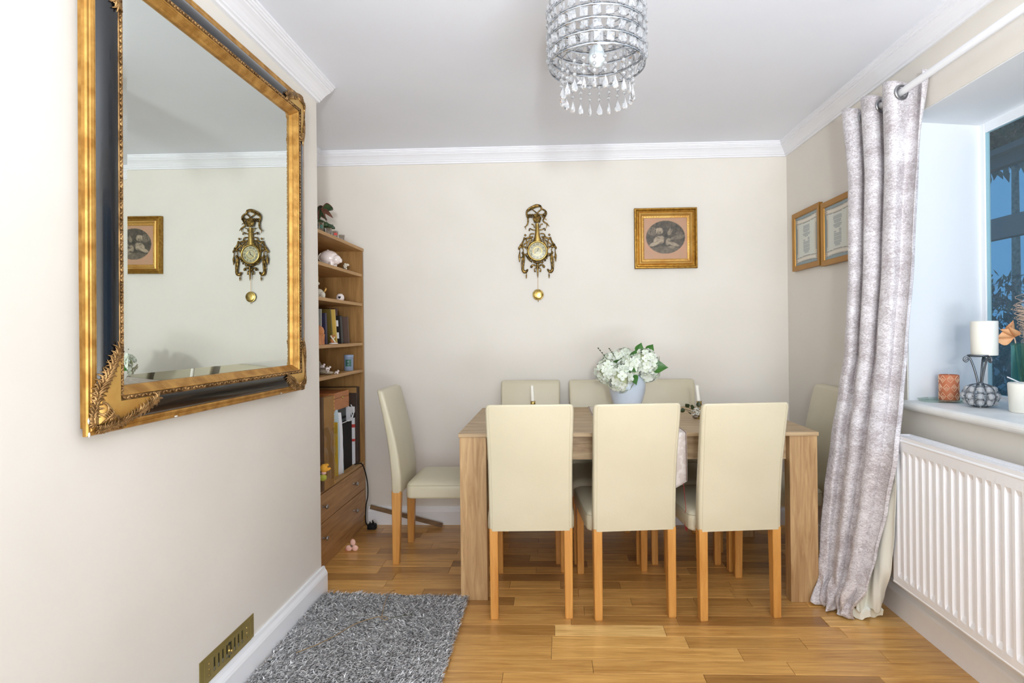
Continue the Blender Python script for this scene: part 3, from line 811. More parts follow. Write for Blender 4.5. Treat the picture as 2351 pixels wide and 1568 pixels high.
    MB().lathe([(.051, .019), (.03, .0205), (.0001, .021)], (0, 0, 0), 32, 'y', True, (False, False)).build('crystal', pane('clock_crystal', (.97, .97, .95), .06), t)
    MB().tube([(.001, -.010, (765-1040)*K), (.001, -.010, (765-1262)*K)], .0011, 5).build('pendulum_rod', M['goldl'], t)
    bz = (765-1325)*K
    b = MB().lathe([(.001, .018), (.012, .0178), (.022, .0165), (.028, .0145), (.0315, .012), (.0335, .0125), (.0345, .011), (.0335, .009), (.02, .007), (.001, .006)], (.001, 0, bz), 36, 'y').build('pendulum_bob', M['brass'], t)
    MB().tube([(.001, -.010, bz-.034), (.001, -.010, bz-.042)], .0015, 5).ball((.001, -.010, bz-.043), .0026, 6, 4).build('rating_nut', M['brassd'], b)
wall_clock()

# ------------------------------------------------------------------ framed pictures
def moulding(mb, w, h, prof, place):
    cs = lambda k, b: [(b, b), (w-b, b), (w-b, h-b), (b, h-b)][k % 4]
    for k in range(4):
        mb.loft([[place(*cs(kk, b), x) for b, x in prof] for kk in (k, k+1)], False, sm=False)
def blob(u, v, cx, cy, rx, ry, rot=0, soft=.35):
    x, y = u-cx, v-cy; c, s = cos(rot), sin(rot); x, y = (x*c+y*s)/rx, (y*c-x*s)/ry
    d = x*x+y*y
    return max(0, min(1, (1-d)/soft))
def sepia_print():
    x0, x1, z0, z1 = .507, .892, 1.586, 1.960; W, H = x1-x0, z1-z0
    t = thing('framed_print', 'square gilt-framed oval sepia print on the back wall right of the clock', 'picture', (x0, BY-.001, z0))
    pl = lambda a, b, x: Vector((a, -x, b))
    for nm, mt, pr in (('outer_moulding', 'goldp', [(0, 0), (0, .026), (.004, .030), (.009, .030), (.012, .026), (.016, .021), (.021, .022), (.026, .019)]),
                       ('inner_moulding', 'goldl', [(.026, .019), (.031, .027), (.036, .029), (.040, .026), (.045, .020), (.0475, .018), (.050, .0185), (.0585, .0165), (.061, .012)])):
        mb = MB(); moulding(mb, W, H, pr, pl); mb.build(nm, M[mt], t)
    mb = MB()
    for b, x, st, r in ((.0535, .0185, .0098, .0034), (.0185, .0215, .006, .0018)):
        for k in range(4):
            c = [(b, b), (W-b, b), (W-b, H-b), (b, H-b)]; p, q = Vector(c[k]), Vector(c[(k+1) % 4]); n = int((q-p).length/st)
            for i in range(n):
                e = p.lerp(q, (i+.5)/n); mb.ball((e.x, -x, e.y), r, 6, 4)
    tag(mb.build('bead_moulding', M['goldl'], t), kind='stuff')
    rng = random.Random(2); N = [[rng.random() for _ in range(40)] for _ in range(40)]
    def noise(u, v):
        x, y = u*38.9, v*38.9; i, j = int(x), int(y); a, b = x-i, y-j
        return lerp(lerp(N[i % 40][j % 40], N[(i+1) % 40][j % 40], a), lerp(N[i % 40][(j+1) % 40], N[(i+1) % 40][(j+1) % 40], a), b)
    def pic(u, v):
        paper = (176+10*noise(u*.3, v*.3), 140, 108+6*noise(u*.5, v*.2))
        d = ((u-.5)/.455)**2+((v-.53)/.405)**2
        k = max(0, min(1, (1-d)/.03))
        n = noise(u*.25, v*.25)*.6+noise(u, v)*.4
        dark = 62+46*n+30*blob(u, v, .5, .1, .5, .2)
        def mixin(dk, amt, val): return lerp(dk, val, amt)
        dark = mixin(dark, .6*blob(u, v, .2, .68, .13, .12), 150)          # clearing
        dark = mixin(dark, .8*blob(u, v, .78, .52, .2, .06, .25), 138)
        dark = mixin(dark, .7*blob(u, v, .82, .62, .09, .05), 130)
        dark = mixin(dark, .6*blob(u, v, .5, .22, .42, .10), 118)           # ground
        dark = mixin(dark, blob(u, v, .36, .68, .095, .085), 176)           # head with a soft hat
        dark = mixin(dark, .9*blob(u, v, .35, .645, .045, .045), 150)
        dark = mixin(dark, blob(u, v, .33, .46, .13, .10, .5), 184)         # seated figure
        dark = mixin(dark, blob(u, v, .24, .37, .14, .05, .35), 188)
        dark = mixin(dark, blob(u, v, .41, .47, .07, .10), 178)
        dark = mixin(dark, blob(u, v, .56, .42, .06, .10, -.3), 168)
        dark = mixin(dark, blob(u, v, .68, .36, .16, .045, -.35), 176)
        dark = mixin(dark, blob(u, v, .60, .66, .05, .10, -.4), 150)
        dark = mixin(dark, .8*blob(u, v, .64, .29, .09, .035), 160)
        dark = mixin(dark, .55*blob(u, v, .345, .735, .10, .03, .1), 196)      # hat brim, hair, arms, folds, a small dog
        dark = mixin(dark, .75*blob(u, v, .385, .63, .018, .05), 92)
        dark = mixin(dark, .7*blob(u, v, .315, .63, .014, .045), 100)
        dark = mixin(dark, .6*blob(u, v, .33, .52, .06, .022, -.5), 120)
        dark = mixin(dark, .65*blob(u, v, .40, .40, .05, .016, .3), 118)
        dark = mixin(dark, .6*blob(u, v, .28, .42, .09, .012, .45), 128)
        dark = mixin(dark, .7*blob(u, v, .47, .42, .014, .10, .1), 70)
        dark = mixin(dark, .55*blob(u, v, .62, .41, .08, .014, -.5), 112)
        dark = mixin(dark, .6*blob(u, v, .50, .56, .05, .05), 66)
        dark = mixin(dark, .5*blob(u, v, .70, .46, .13, .02, .2), 74)
        for tx in (.16, .27, .63, .74, .84): dark = mixin(dark, .5*blob(u, v, tx+.02*sin(v*9), .80, .014, .2), 46)
        dark += (noise(u*.9+.3, v*.9)-.5)*34; dark *= .86
        pict = (dark*1.0, dark*.90, dark*.76)
        return tuple(lerp(a, b, k) for a, b in zip(paper, pict))
    iw = .060
    colour_mesh('print', pic, lambda u, v: Vector((iw+u*(W-2*iw), -.0125, iw+v*(H-2*iw))), 80, 80, M['print'], t)
    MB().box(.002, W-.002, -.012, -.0005, .002, H-.002).build('backing', M['cardd'], t)
sepia_print()
def scroll_picture(y0, y1, z0, z1, lab):
    W, H = y1-y0, z1-z0
    t = thing('scroll_picture', lab, 'picture', (RX-.001, y0, z0), 0, 'gold framed scroll prints on the right wall')
    pl = lambda a, b, x: Vector((-x, a, b))
    mb = MB(); moulding(mb, W, H, [(0, 0), (0, .020), (.002, .022), (.026, .020), (.029, .017), (.031, .012)], pl); mb.build('frame', M['goldf'], t)
    MB().box(-.011, -.0005, .002, W-.002, .002, H-.002).build('backing', M['cardd'], t)
    rng = random.Random(int(y0*100))
    lines = {}
    for r in range(24):
        if r in (10,): continue
        wd = .13+.04*rng.random() if r < 10 else .15
        if r in (6, 9): wd *= .6
        if r in (22, 23): wd = .09
        lines[r] = wd
    def pic(u, v):      # u along +y (right to left as seen), v up
        s = 1-u          # left..right as read
        bgc = (126, 150, 156)
        # curled sheet outline
        edge = .055+.03*sin(v*pi)
        inside = edge < s < 1-edge and .10 < v < .90
        col = bgc
        if inside:
            g = min(s-edge, 1-edge-s)
            k = max(0, 1-g/.12); col = (lerp(222, 204, k), lerp(226, 190, k), lerp(216, 166, k))
            if g < .012: col = (120, 104, 88)
        for vc, sg in ((.885, 1), (.115, -1)):
            dv = v-(vc+sg*.03*(abs(s-.5)*2)**2)
            if abs(dv) < .052 and .02 < s < .98:
                q = dv/.052; col = tuple(lerp(150, 236, 1-q*q)*f for f in (1, .97, .90))
                if abs(q) > .86: col = (70, 66, 60)
                for ce in (.06, .94):
                    r2 = math.hypot((s-ce)*1.0, dv)
                    if r2 < .05: col = (96, 86, 74) if (r2*60) % 1.2 < .5 else (214, 204, 186)
        if inside and .20 < v < .79:
            r = (.79-v)/.0245; i = int(r)
            if i in lines and r-i < .62:
                wd = lines[i]
                ok = abs(s-.5) < wd
                if i in (11, 12, 13): ok = .06 < abs(s-.5) < .15 and (i > 11 or s > .5)
                if ok: col = (150, 160, 164)
        return col
    iw = .030
    colour_mesh('print', pic, lambda u, v: Vector((-.0118, iw+u*(W-2*iw), iw+v*(H-2*iw))), 46, 110, M['scroll'], t)
    MB().box(-.0145, -.0135, iw-.004, W-iw+.004, iw-.004, H-iw+.004).build('glazing', pane('picture_glazing', (.98, .98, .98), .05), t)
scroll_picture(3.156, 3.506, 1.543, 1.882, 'gold framed scroll print on the right wall nearer the room corner')
scroll_picture(2.806, 3.138, 1.533, 1.866, 'gold framed scroll print on the right wall touching the curtain edge')

# ------------------------------------------------------------------ curtain, rod, radiator
def curtain_rod():
    t = thing('curtain_rod', 'white curtain rod fixed along the right wall above the window', 'curtain rod', (1.368, 2.68, 2.122))
    MB().tube([(0, 0, 0), (0, -2.35, 0)], .0135, 16).build('pole', M['white'], t)
    MB().lathe([(.0135, 0), (.0155, .001), (.0155, .012), (.012, .016), (.0001, .017)], (0, 0, 0), 16, 'y').build('end_cap', M['white'], t)
    for y in (-.06, -2.2):
        b = MB().tube([(.079, y, -.0), (.0, y, -.0)], .008, 10).build('bracket', M['white'], t)
        MB().lathe([(.022, -.079), (.022, -.073), (.01, -.068)], (.158, y, 0), 14, 'x').build('wall_plate', M['white'], b)
curtain_rod()
CT = [(.012, 1.150, 2.575, 1.205, 2.415, .016), (.05, 1.150, 2.570, 1.205, 2.405, .020), (.16, 1.178, 2.592, 1.232, 2.352, .022), (.30, 1.192, 2.604, 1.268, 2.345, .026), (.49, 1.212, 2.604, 1.298, 2.318, .029), (.72, 1.250, 2.612, 1.304, 2.262, .032),
      (.93, 1.282, 2.606, 1.352, 2.305, .035), (1.11, 1.310, 2.600, 1.372, 2.312, .038), (1.48, 1.332, 2.592, 1.388, 2.292, .044), (1.85, 1.345, 2.600, 1.398, 2.280, .048), (2.18, 1.360, 2.650, 1.390, 2.235, .060)]
def curtain():
    t = thing('curtain', 'silver-grey crushed velvet eyelet curtain with cream lining, drawn back beside the window', 'curtain', (1.30, 2.45, 0))
    rng = random.Random(4)
    def fn(u, v):
        zz = lerp(.006, 2.172, v)
        ax, ay, bx, by, am = interp(CT, zz)
        d = Vector((bx-ax, by-ay, 0)); n = Vector((d.y, -d.x, 0)).normalized()
        if n.x > 0: n = -n
        ph = 6*pi*u+.565+.5*sin(zz*1.7)*(1-v)
        off = am*sin(ph)+am*.22*sin(2.3*ph+zz*2.2)*(1-v*.8)
        if off < 0: off *= .3+.7*max(0, min(1, (zz-1.75)/.4))
        sl = .016*sin(2*ph)*(am/.05)
        if u > .93: off = lerp(off, -am*.55, (u-.93)/.07)
        p = Vector((ax, ay, 0))+d*u+n*off-d.normalized()*sl
        # puddled, gathered hem
        if zz < .22:
            k = 1-zz/.22
            p += n*(.014*sin(31*u+zz*40)*k+.010*sin(17*u-zz*25)*k); zz += .012*k*sin(23*u+1)
            if zz < .008: zz = .008
            p.x -= .018*k*k*(1-u)
        if v > .97: zz += .012*sin(ph*1.0+1.2)
        return (p.x-1.30, p.y-2.45, zz)
    crossings = []
    for i in range(2000):
        p, q = Vector(fn(i/2000, .974)), Vector(fn((i+1)/2000, .974))
        if (p.x-.068)*(q.x-.068) < 0: crossings.append(((p+q)/2, (q-p).normalized()))
    g = MB().grid(fn, 200, 180)
    keep = []
    for f in g.f:
        c = sum((Vector(g.v[i]) for i in f), Vector())/4
        if not any(math.hypot((c-p).x, (c-p).y) < .019 and math.hypot(math.hypot((c-p).x, (c-p).y), c.z-2.122) < .0195 for p, d in crossings): keep.append(f)
    g.f = keep; g.smooth = [True]*len(keep)
    g.build('velvet_face', M['velvet'], t, solid=.002)
    for p, d in crossings:
        nrm = Vector((d.y, -d.x, 0)).normalized()
        e = MB().lathe([(.0195, -.004), (.029, -.005), (.0315, -.002), (.0315, .002), (.029, .005), (.0195, .004), (.0185, 0), (.0195, -.004)], (0, 0, 0), 32, 'y', True, (False, False)).build('eyelet', M['steel'], t)
        e.location = (p.x, p.y, 2.122); e.rotation_euler = (0, 0, math.atan2(nrm.y, nrm.x)+pi/2)
    LT = [(.006, 1.222, 2.425, 1.338, 2.442, .016), (.12, 1.232, 2.440, 1.326, 2.390, .016), (.26, 1.275, 2.475, 1.311, 2.332, .010), (.40, 1.300, 2.485, 1.312, 2.305, .007), (.60, 1.318, 2.49, 1.316, 2.290, .004), (.80, 1.325, 2.50, 1.345, 2.36, .006), (1.2, 1.385, 2.52, 1.405, 2.42, .004), (2.12, 1.425, 2.62, 1.432, 2.44, .004)]
    def fl(u, v):
        zz = lerp(.006, 2.12, v*v)
        ax, ay, bx, by, am = interp(LT, zz); d = Vector((bx-ax, by-ay, 0)); n = Vector((d.y, -d.x, 0)).normalized()
        if n.x > 0: n = -n
        k = max(0, 1-zz/.5)
        p = Vector((ax, ay, 0))+d*u+n*(am*sin(9.5*u+.6+zz*3)+.006*k*sin(22*u+zz*9))
        if zz < .05: zz = max(.004, zz+.012*sin(11*u+2.4)+.006)
        return (p.x-1.30, p.y-2.45, zz)
    tag(MB().grid(fl, 60, 110).build('lining', M['lining'], t, solid=.0015), 'cream lining')
curtain()
def radiator():
    t = thing('radiator', 'white ribbed panel radiator mounted under the window sill', 'radiator', (1.33, 2.335, .205))
    L, H = 1.25, .565; mb = MB()
    cols = [(0, 0), (.03, 0)]; y = .03; p = .0385
    while y+p < L-.03:
        cols += [(y+.004, 1), (y+.0225, 1), (y+.0265, 0), (y+p, 0)]; y += p
    cols += [(L, 0)]
    rows = [(0, 0), (.012, 0), (.030, 0), (.048, 1), (.505, 1), (.523, 0), (.545, 0), (H, 0)]
    dep = .0085
    vs = []; fs = []
    for z, k in rows:
        for yy, g in cols: vs.append((dep*g*k, -yy, z))
    n = len(cols)
    for j in range(len(rows)-1):
        for i in range(n-1): fs.append((j*n+i, j*n+i+1, (j+1)*n+i+1, (j+1)*n+i))
    mb.add(vs, fs, False)
    mb.tube([(.004, 0, 0), (.004, -L, 0)], .006, 8).tube([(.004, 0, H-.004), (.004, -L, H-.004)], .006, 8)
    mb.build('front_panel', M['rad'], t, bevel=.0015)
    MB().box(.060, .066, -L, 0, .01, H-.01).build('rear_panel', M['rad'], t)
    MB().box(.004, .066, -.012, -.002, .02, H-.004).box(.004, .066, -L+.002, -L+.012, .02, H-.004).build('side_panel', M['rad'], t, .001)
    g = MB()
    g.box(.002, .012, -L, 0, H, H+.014).box(.060, .068, -L, 0, H, H+.014).box(.012, .060, -.012, 0, H, H+.014)
    for i in range(int(L/.012)): g.box(.012, .060, -.014-i*.012-.0085, -.014-i*.012, H+.006, H+.0095)
    g.box(.034, .038, -L, -.012, H+.006, H+.011)
    g.build('top_grille', M['rad'], t)
    for yy in (-.15, -1.1):
        MB().box(.066, .112, yy-.02, yy+.02, .08, .48).build('wall_bracket', M['rad'], t)
radiator()

# ------------------------------------------------------------------ things on the window sill
SZ = .9055
def sill_things():
    cx, cy = 1.566, 2.372
    mb = MB(); rg = []
    for z, k in ((0, .93), (.003, .95), (.010, 1.0), (.012, 1.0), (.012, .97), (.0045, .88)):
        rg.append([Vector((k*.098*cos(2*pi*j/8+.39)*1.08, k*.062*sin(2*pi*j/8+.39), z)) for j in range(8)])
    mb.loft(rg, sm=False)
    o = mb.build('glass_plate', M['gglass']); o.location = (cx, cy, SZ); o.rotation_euler = (0, 0, -.1)
    tag(o, 'octagonal green glass plate on the window sill under the terracotta candle', 'plate')
    t = thing('pillar_candle', 'terracotta pillar candle with a pale interlaced relief, on the green glass plate', 'candle', (cx+.012, cy+.004, SZ+.0055), .35)
    Rr, Hh = .0335, .102
    b = MB().lathe([(Rr-.001, 0), (Rr, .002), (Rr, Hh-.002), (Rr-.002, Hh), (Rr-.008, Hh-.006), (.001, Hh-.008)], (0, 0, 0), 40).build('body', M['terra'], t)
    mb = MB()
    # interlaced relief: diagonal bars with diamonds in between
    def on(a, z, h=.0006): return Vector(((Rr+h)*cos(a), (Rr+h)*sin(a), z))
    C = 8; dz = .034
    for row in range(3):
        for c in range(C):
            a0 = 2*pi*(c+.5*(row % 2))/C; z0 = row*dz+dz/2
            for q, r in ((.43, .0012), (.28, .0010), (.12, .0010)):
                da = 2*pi/C*q; dh = dz*q
                pts = [on(a0+da, z0), on(a0+da/2, z0+dh/2), on(a0, z0+dh), on(a0-da/2, z0+dh/2), on(a0-da, z0), on(a0-da/2, z0-dh/2), on(a0, z0-dh), on(a0+da/2, z0-dh/2)]
                if q == .28: pts = pts[:5] if c % 2 else pts[4:]+pts[:1]
                mb.tube(pts, r, 4, True, False, closed=(q != .28))
    mb.build('relief_pattern', M['terral'], b)
    MB().tube([(0, 0, Hh-.008), (.001, 0, Hh+.004)], .001, 5).build('wick', M['paper'], t)
    # candlestick: crystal pumpkin base, three scrolled iron arms, plate
    gx, gy = 1.578, 2.205
    t = thing('candlestick', 'pewter candlestick with a crystal globe foot and scrolled arms on the window sill', 'candlestick', (gx, gy, SZ))
    wi = MB(); st = MB()
    for k in range(10):
        a = 2*pi*k/10; pts = []
        for i in range(11):
            th = -pi/2+pi*i/10; r = .0565*max(.1, cos(th))**.75; pts.append((r*cos(a), r*sin(a), .043+.043*sin(th)))
        wi.tube(pts, .0014, 5)
    for z, r in ((.018, .047), (.043, .057), (.068, .045)):
        wi.tube([(r*cos(2*pi*j/30), r*sin(2*pi*j/30), z) for j in range(30)], .0013, 5, closed=True)
    wi.build('wire_cage', M['iron'], t)
    for k in range(10):
        for z, r in ((.020, .043), (.043, .0515), (.066, .041)):
            a = 2*pi*(k+.5)/10
            st.ball((r*cos(a), r*sin(a), z), (.0125, .0125, .0120), 7, 5)
    st.smooth = [False]*len(st.smooth)
    tag(st.build('glass_beads', M['bead'], t), 'clear glass beads')
    for k in range(3):
        a = 2*pi*k/3+2.75; ca, sa = cos(a), sin(a); pts = []
        for r, z in ((.006, .082), (.009, .10), (.015, .13), (.023, .16), (.030, .178), (.039, .186), (.047, .182), (.049, .173), (.043, .168), (.038, .173), (.041, .177)): pts.append((r*ca, r*sa, z))
        MB().tube(spline(pts, 4), .0038, 7).build('arm', M['iron'], t)
    MB().lathe([(.012, .080), (.012, .088), (.006, .092)], (0, 0, 0), 12).build('collar', M['iron'], t)
    MB().lathe([(.001, .186), (.033, .186), (.039, .190), (.039, .194), (.034, .191), (.001, .190)], (0, 0, 0), 28).build('candle_plate', M['iron'], t)
    c = thing('pillar_candle', 'tall plain white pillar candle standing on the pewter candlestick', 'candle', (gx+.016, gy, SZ+.1915))
    MB().lathe([(.040, 0), (.0415, .003), (.042, .124), (.040, .127), (.036, .123), (.001, .119)], (0, 0, 0), 40).build('body', M['wax'], c)
    MB().tube([(0, 0, .119), (.004, 0, .131), (.010, .0, .135)], .001, 5).build('wick', M['paper'], c)
    c = thing('pillar_candle', 'wide cream candle with a white spill resting in it, at the right frame edge', 'candle', (1.622, 2.058, SZ))
    MB().lathe([(.040, 0), (.043, .003), (.047, .085), (.0475, .097), (.045, .102), (.040, .096), (.035, .088), (.001, .084)], (0, 0, 0), 40).build('body', M['wax'], c)
    MB().tube([(.02, 0, .086), (-.064, -.008, .123)], .0022, 6).build('spill', M['paper'], c)
    # glass vase with dried flowers just inside the right edge
    vx, vy = 1.725, 2.19
    o = MB().lathe([(.036, 0), (.038, .004), (.038, .225), (.042, .235), (.039, .235), (.0355, .225), (.0355, .008), (.001, .008)], (0, 0, 0), 32).build('glass_vase', M['vglass'])
    o.location = (vx, vy, SZ); tag(o, 'tall green-tinted glass vase with dried flowers on the window sill, at the right edge', 'vase')
    t = thing('dried_flowers', 'peach dried flowers and curly raffia standing in the green-tinted vase', 'flowers', (vx, vy, SZ+.01))
    rng = random.Random(8)
    MB().tube([(0, 0, 0), (-.02, 0, .15), (-.031, 0, .232), (-.034, 0, .245)], .0022, 5).build('stem', M['raffia'], t)
    pm = leaf_mesh(.062, .040, M['peach'], 'petal', -.25, .7)
    for k, (d, q) in enumerate((((-1, -.1, .25), .0), ((-1, -.2, -.12), .9), ((-.9, .2, .05), 2.2), ((.15, -.1, 1), .4), ((-.8, -.3, .5), -.7))):
        p = bpy.data.objects.new('petal', pm); COL.objects.link(p); p.parent = t; p.location = (-.034, 0, .247)
        qq = Vector(d).to_track_quat('Y', 'Z'); p.rotation_euler = (qq @ Matrix.Rotation(q, 3, 'Y').to_quaternion()).to_euler()
    mb = MB()
    for k in range(16):
        pts = []; ph = rng.random()*6; sx = rng.uniform(-.012, .02)
        for i in range(26):
            q = i/25; pts.append((sx-.018*q+.030*sin(ph+i*.9)*(.3+q*.7)+.012, .018*cos(ph+i*.9), .235+.15*q-.04*q*sin(ph)))
        pts = [(sx*.4-.005, 0, .02)]+pts
        mb.tube(pts, .0008, 4)
    tag(mb.build('raffia_curls', M['raffia'], t), kind='stuff')
sill_things()

# ------------------------------------------------------------------ outside the window: lean-to conservatory frame and hedge
def outside():
    t = thing('conservatory', 'grey glazed conservatory frame seen through the window', 'conservatory', (3.0, 4.0, 0))
    def bar(z0, z1, nm='beam', m='grey', x=0): MB().box(x-.03, x+.03, -4.5, 3.0, z0, z1).build(nm, M[m], t)
    bar(2.26, 2.36, 'beam', 'greyd'); bar(1.79, 1.93, 'beam', 'grey'); bar(2.335, 2.375, 'gutter', 'greyd', -.05); bar(0, .30, 'dwarf_wall', 'grey')
    for y in (-4.4, -1.6, 2.9): MB().box(-.03, .03, y-.03, y+.03, 0, 2.34).build('post', M['greyd'], t)
    for a, b in ((-4.4, -1.6), (-1.6, 2.9)):
        for z0, z1 in ((1.93, 2.26), (.30, 1.79)): MB().box(-.004, .004, a+.03, b-.03, z0, z1).build('pane', M['cpane'], t)
    struct('ground', MB().box(1.95, 40, -15, 40, -.25, -.1), mat('paving', (120, 122, 118), .9))
    rng = random.Random(77)
    def bush(name, lab, x, y, z, rx, ry, rz, n, ls=.08):
        vs = []; fs = []
        for i in range(n):
            d = Vector((rng.gauss(0, 1), rng.gauss(0, 1), rng.gauss(0, 1))).normalized()*(rng.random()**.25)
            c = Vector((d.x*rx, d.y*ry, d.z*rz)); u = Vector((rng.gauss(0, 1), rng.gauss(0, 1), rng.gauss(0, 1)-.4)).normalized(); v, _ = basis(u)
            L = ls*rng.uniform(.7, 1.6); o = len(vs)
            vs += [c, c+u*L*.5+v*L*.16, c+u*L, c+u*L*.5-v*L*.16]; fs.append((o, o+1, o+2, o+3))
        b = thing(name, lab, 'bush', (x, y, z))
        tag(MB().add(vs, fs).build('foliage', M['hedge'], b, fix=False), kind='stuff')
        MB().tube([(0, 0, -z), (0, 0, rz*.4)], [.06, .03], 8).build('trunk', M['stone'], b)
    bush('hedge', 'dark green hedge low beyond the window, behind the dried flowers', 4.3, 5.6, .75, .7, 2.0, .95, 9000, .10)
    bush('tree', 'leafy tree crown showing at the top corner of the window', 5.9, 7.6, 4.05, .6, 2.4, .75, 9000, .16)
outside()

# ------------------------------------------------------------------ bookcase in the alcove
BX, BB = -1.192, -1.488
def bookcase():
    t = thing('bookcase', 'oak bookcase with open shelves over two drawers in the left alcove', 'bookcase', (BX, 3.14, 0))
    y0, y1 = 2.685-3.14, 3.602-3.14; d = BB-BX
    for ya in (y0, y1-.018): MB().box(d, 0, ya, ya+.018, 0, 1.728).build('side_panel', M['book_z'], t, .001)
    MB().box(d, d+.006, y0+.018, y1-.018, .07, 1.72).build('back_panel', M['book_z'], t)
    MB().box(d, .004, y0, y1, 1.719, 1.737).build('top', M['book_y'], t, .001)
    for z in (1.567, 1.385, 1.138, .972): MB().box(d+.006, -.003, y0+.018, y1-.018, z-.009, z+.009).build('shelf', M['book_y'], t, .001)
    MB().box(d+.006, -.002, y0+.018, y1-.018, .387, .404).build('shelf', M['book_y'], t, .001)
    MB().box(d+.02, -.006, y0+.018, y1-.018, 0, .064).build('plinth', M['book_d'], t)
    for z0, z1, zk in ((.238, .384, .318), (.070, .234, .158)):
        dr = MB().box(-.018, .001, y0+.020, y1-.020, z0, z1).build('drawer', M['book_d'], t, .0015)
        MB().box(d+.03, -.018, y0+.03, y1-.03, z0+.01, z1-.03).build('drawer_box', M['book_y'], dr)
        for yk in (2.925-3.14, 3.380-3.14):
            MB().lathe([(.006, 0), (.006, .004), (.0045, .010), (.006, .016), (.0115, .021), (.012, .025), (.009, .028), (.0001, .0285)], (.001, yk, zk), 16, 'x').build('knob', M['steel'], dr)
bookcase()
def solo(name, mb, m, label, cat, loc, rot=(0, 0, 0), group=None, bevel=0):
    o = mb.build(name, M[m] if isinstance(m, str) else m, None, bevel); o.location = loc; o.rotation_euler = rot
    return tag(o, label, cat, group)
def shelf_things():
    # --- top: winged dragon ornament and four small glasses
    Z = 1.7375
    t = thing('dragon_figurine', 'dark green and russet winged dragon ornament on top of the bookcase', 'ornament', (-1.2346, 3.15, Z))
    b = MB()
    b.tube(spline([(-.10, .02, .012), (-.085, .01, .05), (-.055, 0, .078), (-.030, -.002, .072), (0, -.005, .062), (.022, -.006, .054), (.039, -.006, .045)], 5), [.006]*3+[.010]*4+[.015]*4+[.020]*5+[.017]*4+[.013]*4+[.011]*3+[.009, .008, .006, .004], 8)
    for lx, ly in ((-.035, -.018), (-.035, .014), (-.07, -.016), (-.07, .016)): b.tube([(lx, ly*.5, .06), (lx+.006, ly, .03), (lx, ly, .008), (lx+.012, ly, .003)], [.010, .008, .006, .004], 7)
    b.tube([(.024, -.009, .060), (.027, -.012, .072)], [.003, .0006], 5).tube([(.024, -.002, .060), (.028, .002, .071)], [.003, .0006], 5)
    b.build('body', M['dragong'], t)
    for s in (1, -1):
        dx, ys = (0, -.012) if s > 0 else (-.055, .014)
        def W(x, z, k=0, dx=dx, ys=ys): return Vector((x+dx, ys*(1+k), z))
        root, shoulder, wrist = W(-.048, .080), W(-.044, .146, .4), W(0, .180, 1)
        hub = W(-.030, .150, .6)
        f1 = spline([hub, wrist, W(.028, .164, 1.3), W(.0385, .149, 1.5), W(.0375, .140, 1.5)], 4)
        f2 = spline([hub, W(.002, .146, 1), W(.024, .122, 1.2), W(.038, .098, 1.3)], 4)
        f3 = spline([hub, W(-.016, .124, .8), W(-.006, .100, .9), W(.002, .078, 1)], 4)
        f4 = spline([hub, W(-.040, .120, .5), root], 4)
        mb = MB(); mb.tube(spline([root, shoulder, hub], 4), .0032, 6)
        for f in (f1, f2, f3): n = len(f); mb.tube(f, [lerp(.0034, .0008, i/(n-1)) for i in range(n)], 5)
        mb.build('wing_bones', M['dragonr'], t)
        for A, B, mt in ((f1, f2, 'dragong'), (f2, f3, 'dragonr'), (f3, f4, 'dragong')):
            def fn(u, v, A=A, B=B):
                def at(F): q = v*(len(F)-1); j = min(int(q), len(F)-2); return F[j].lerp(F[j+1], q-j)
                p = at(A).lerp(at(B), u); return p.lerp(hub, .75*4*u*(1-u)*v*.8)
            MB().grid(fn, 8, 12).build('wing_membrane', M[mt], t, solid=.001)
        MB().grid(lambda u, v: (lambda q, p: q.lerp(p, v))(hub.lerp(wrist, u), shoulder.lerp(wrist, u*.96)), 6, 2).build('wing_shoulder', M['dragong'], t, solid=.001)
        MB().prism([(hub.x, hub.z), (root.x+.002, root.z), (shoulder.x, shoulder.z)], 1, ys-.0006, ys+.0006).build('wing_web', M['dragong'], t)
    for (y, r, h, x, lab, inner) in ((2.995, .0145, .052, -1.212, 'tall blue-tinted shot glass, first in the row on the bookcase top', 'tinl'), (3.100, .0165, .040, -1.212, 'patterned glass, second in the row on the bookcase top', None),
                             (3.185, .0175, .037, -1.210, 'patterned glass with a red motif, third in the row on the bookcase top', 'red'), (3.290, .0175, .034, -1.212, 'small clear glass, last in the row towards the back wall', None)):
        g = thing('small_glass', lab, 'glass', (x, y, Z), 0, 'small glasses along the bookcase top')
        MB().lathe([(r*.72, 0), (r*.76, .001), (r, h), (r-.0013, h), (r*.70, .006), (.0005, .005)], (0, 0, 0), 20).build('bowl', M['cryst2'], g)
        if inner: MB().grid(lambda u, v: ((r*.93+.0006)*cos(-.6+u*1.1-1), (r*.93+.0006)*sin(-.6+u*1.1-1), h*(.35+.35*v)), 6, 3).build('motif', M[inner], g)
    # --- second shelf: china pig and a flower ornament
    Z = 1.5765
    t = thing('piggy_bank', 'white china piggy bank on the top open shelf of the bookcase', 'ornament', (-1.262, 3.22, Z))
    mb = MB().ball((0, 0, .054), (.056, .044, .044), 18, 12).ball((.043, -.006, .044), (.030, .028, .028), 14, 9)
    mb.lathe([(.0001, .030), (.011, .030), (.0125, .026), (.013, .0)], (.046, -.006, .038), 12, 'x')
    for x, y in ((-.03, -.024), (.026, -.024), (-.03, .022), (.026, .022)): mb.lathe([(.012, 0), (.012, .004), (.015, .03)], (x, y, 0), 10)
    mb.build('body', M['china'], t)
    for y in (-.026, .016): MB().ball((.030, y, .066), (.008, .005, .014), 8, 5, Matrix.Rotation(.5, 3, 'Y')).build('ear', M['china'], t)
    MB().tube(spline([(-.030, -.036, .078), (-.042, -.040, .056), (-.030, -.044, .032), (-.012, -.044, .028)], 4), .0035, 6).build('handle', M['chinag'], t)
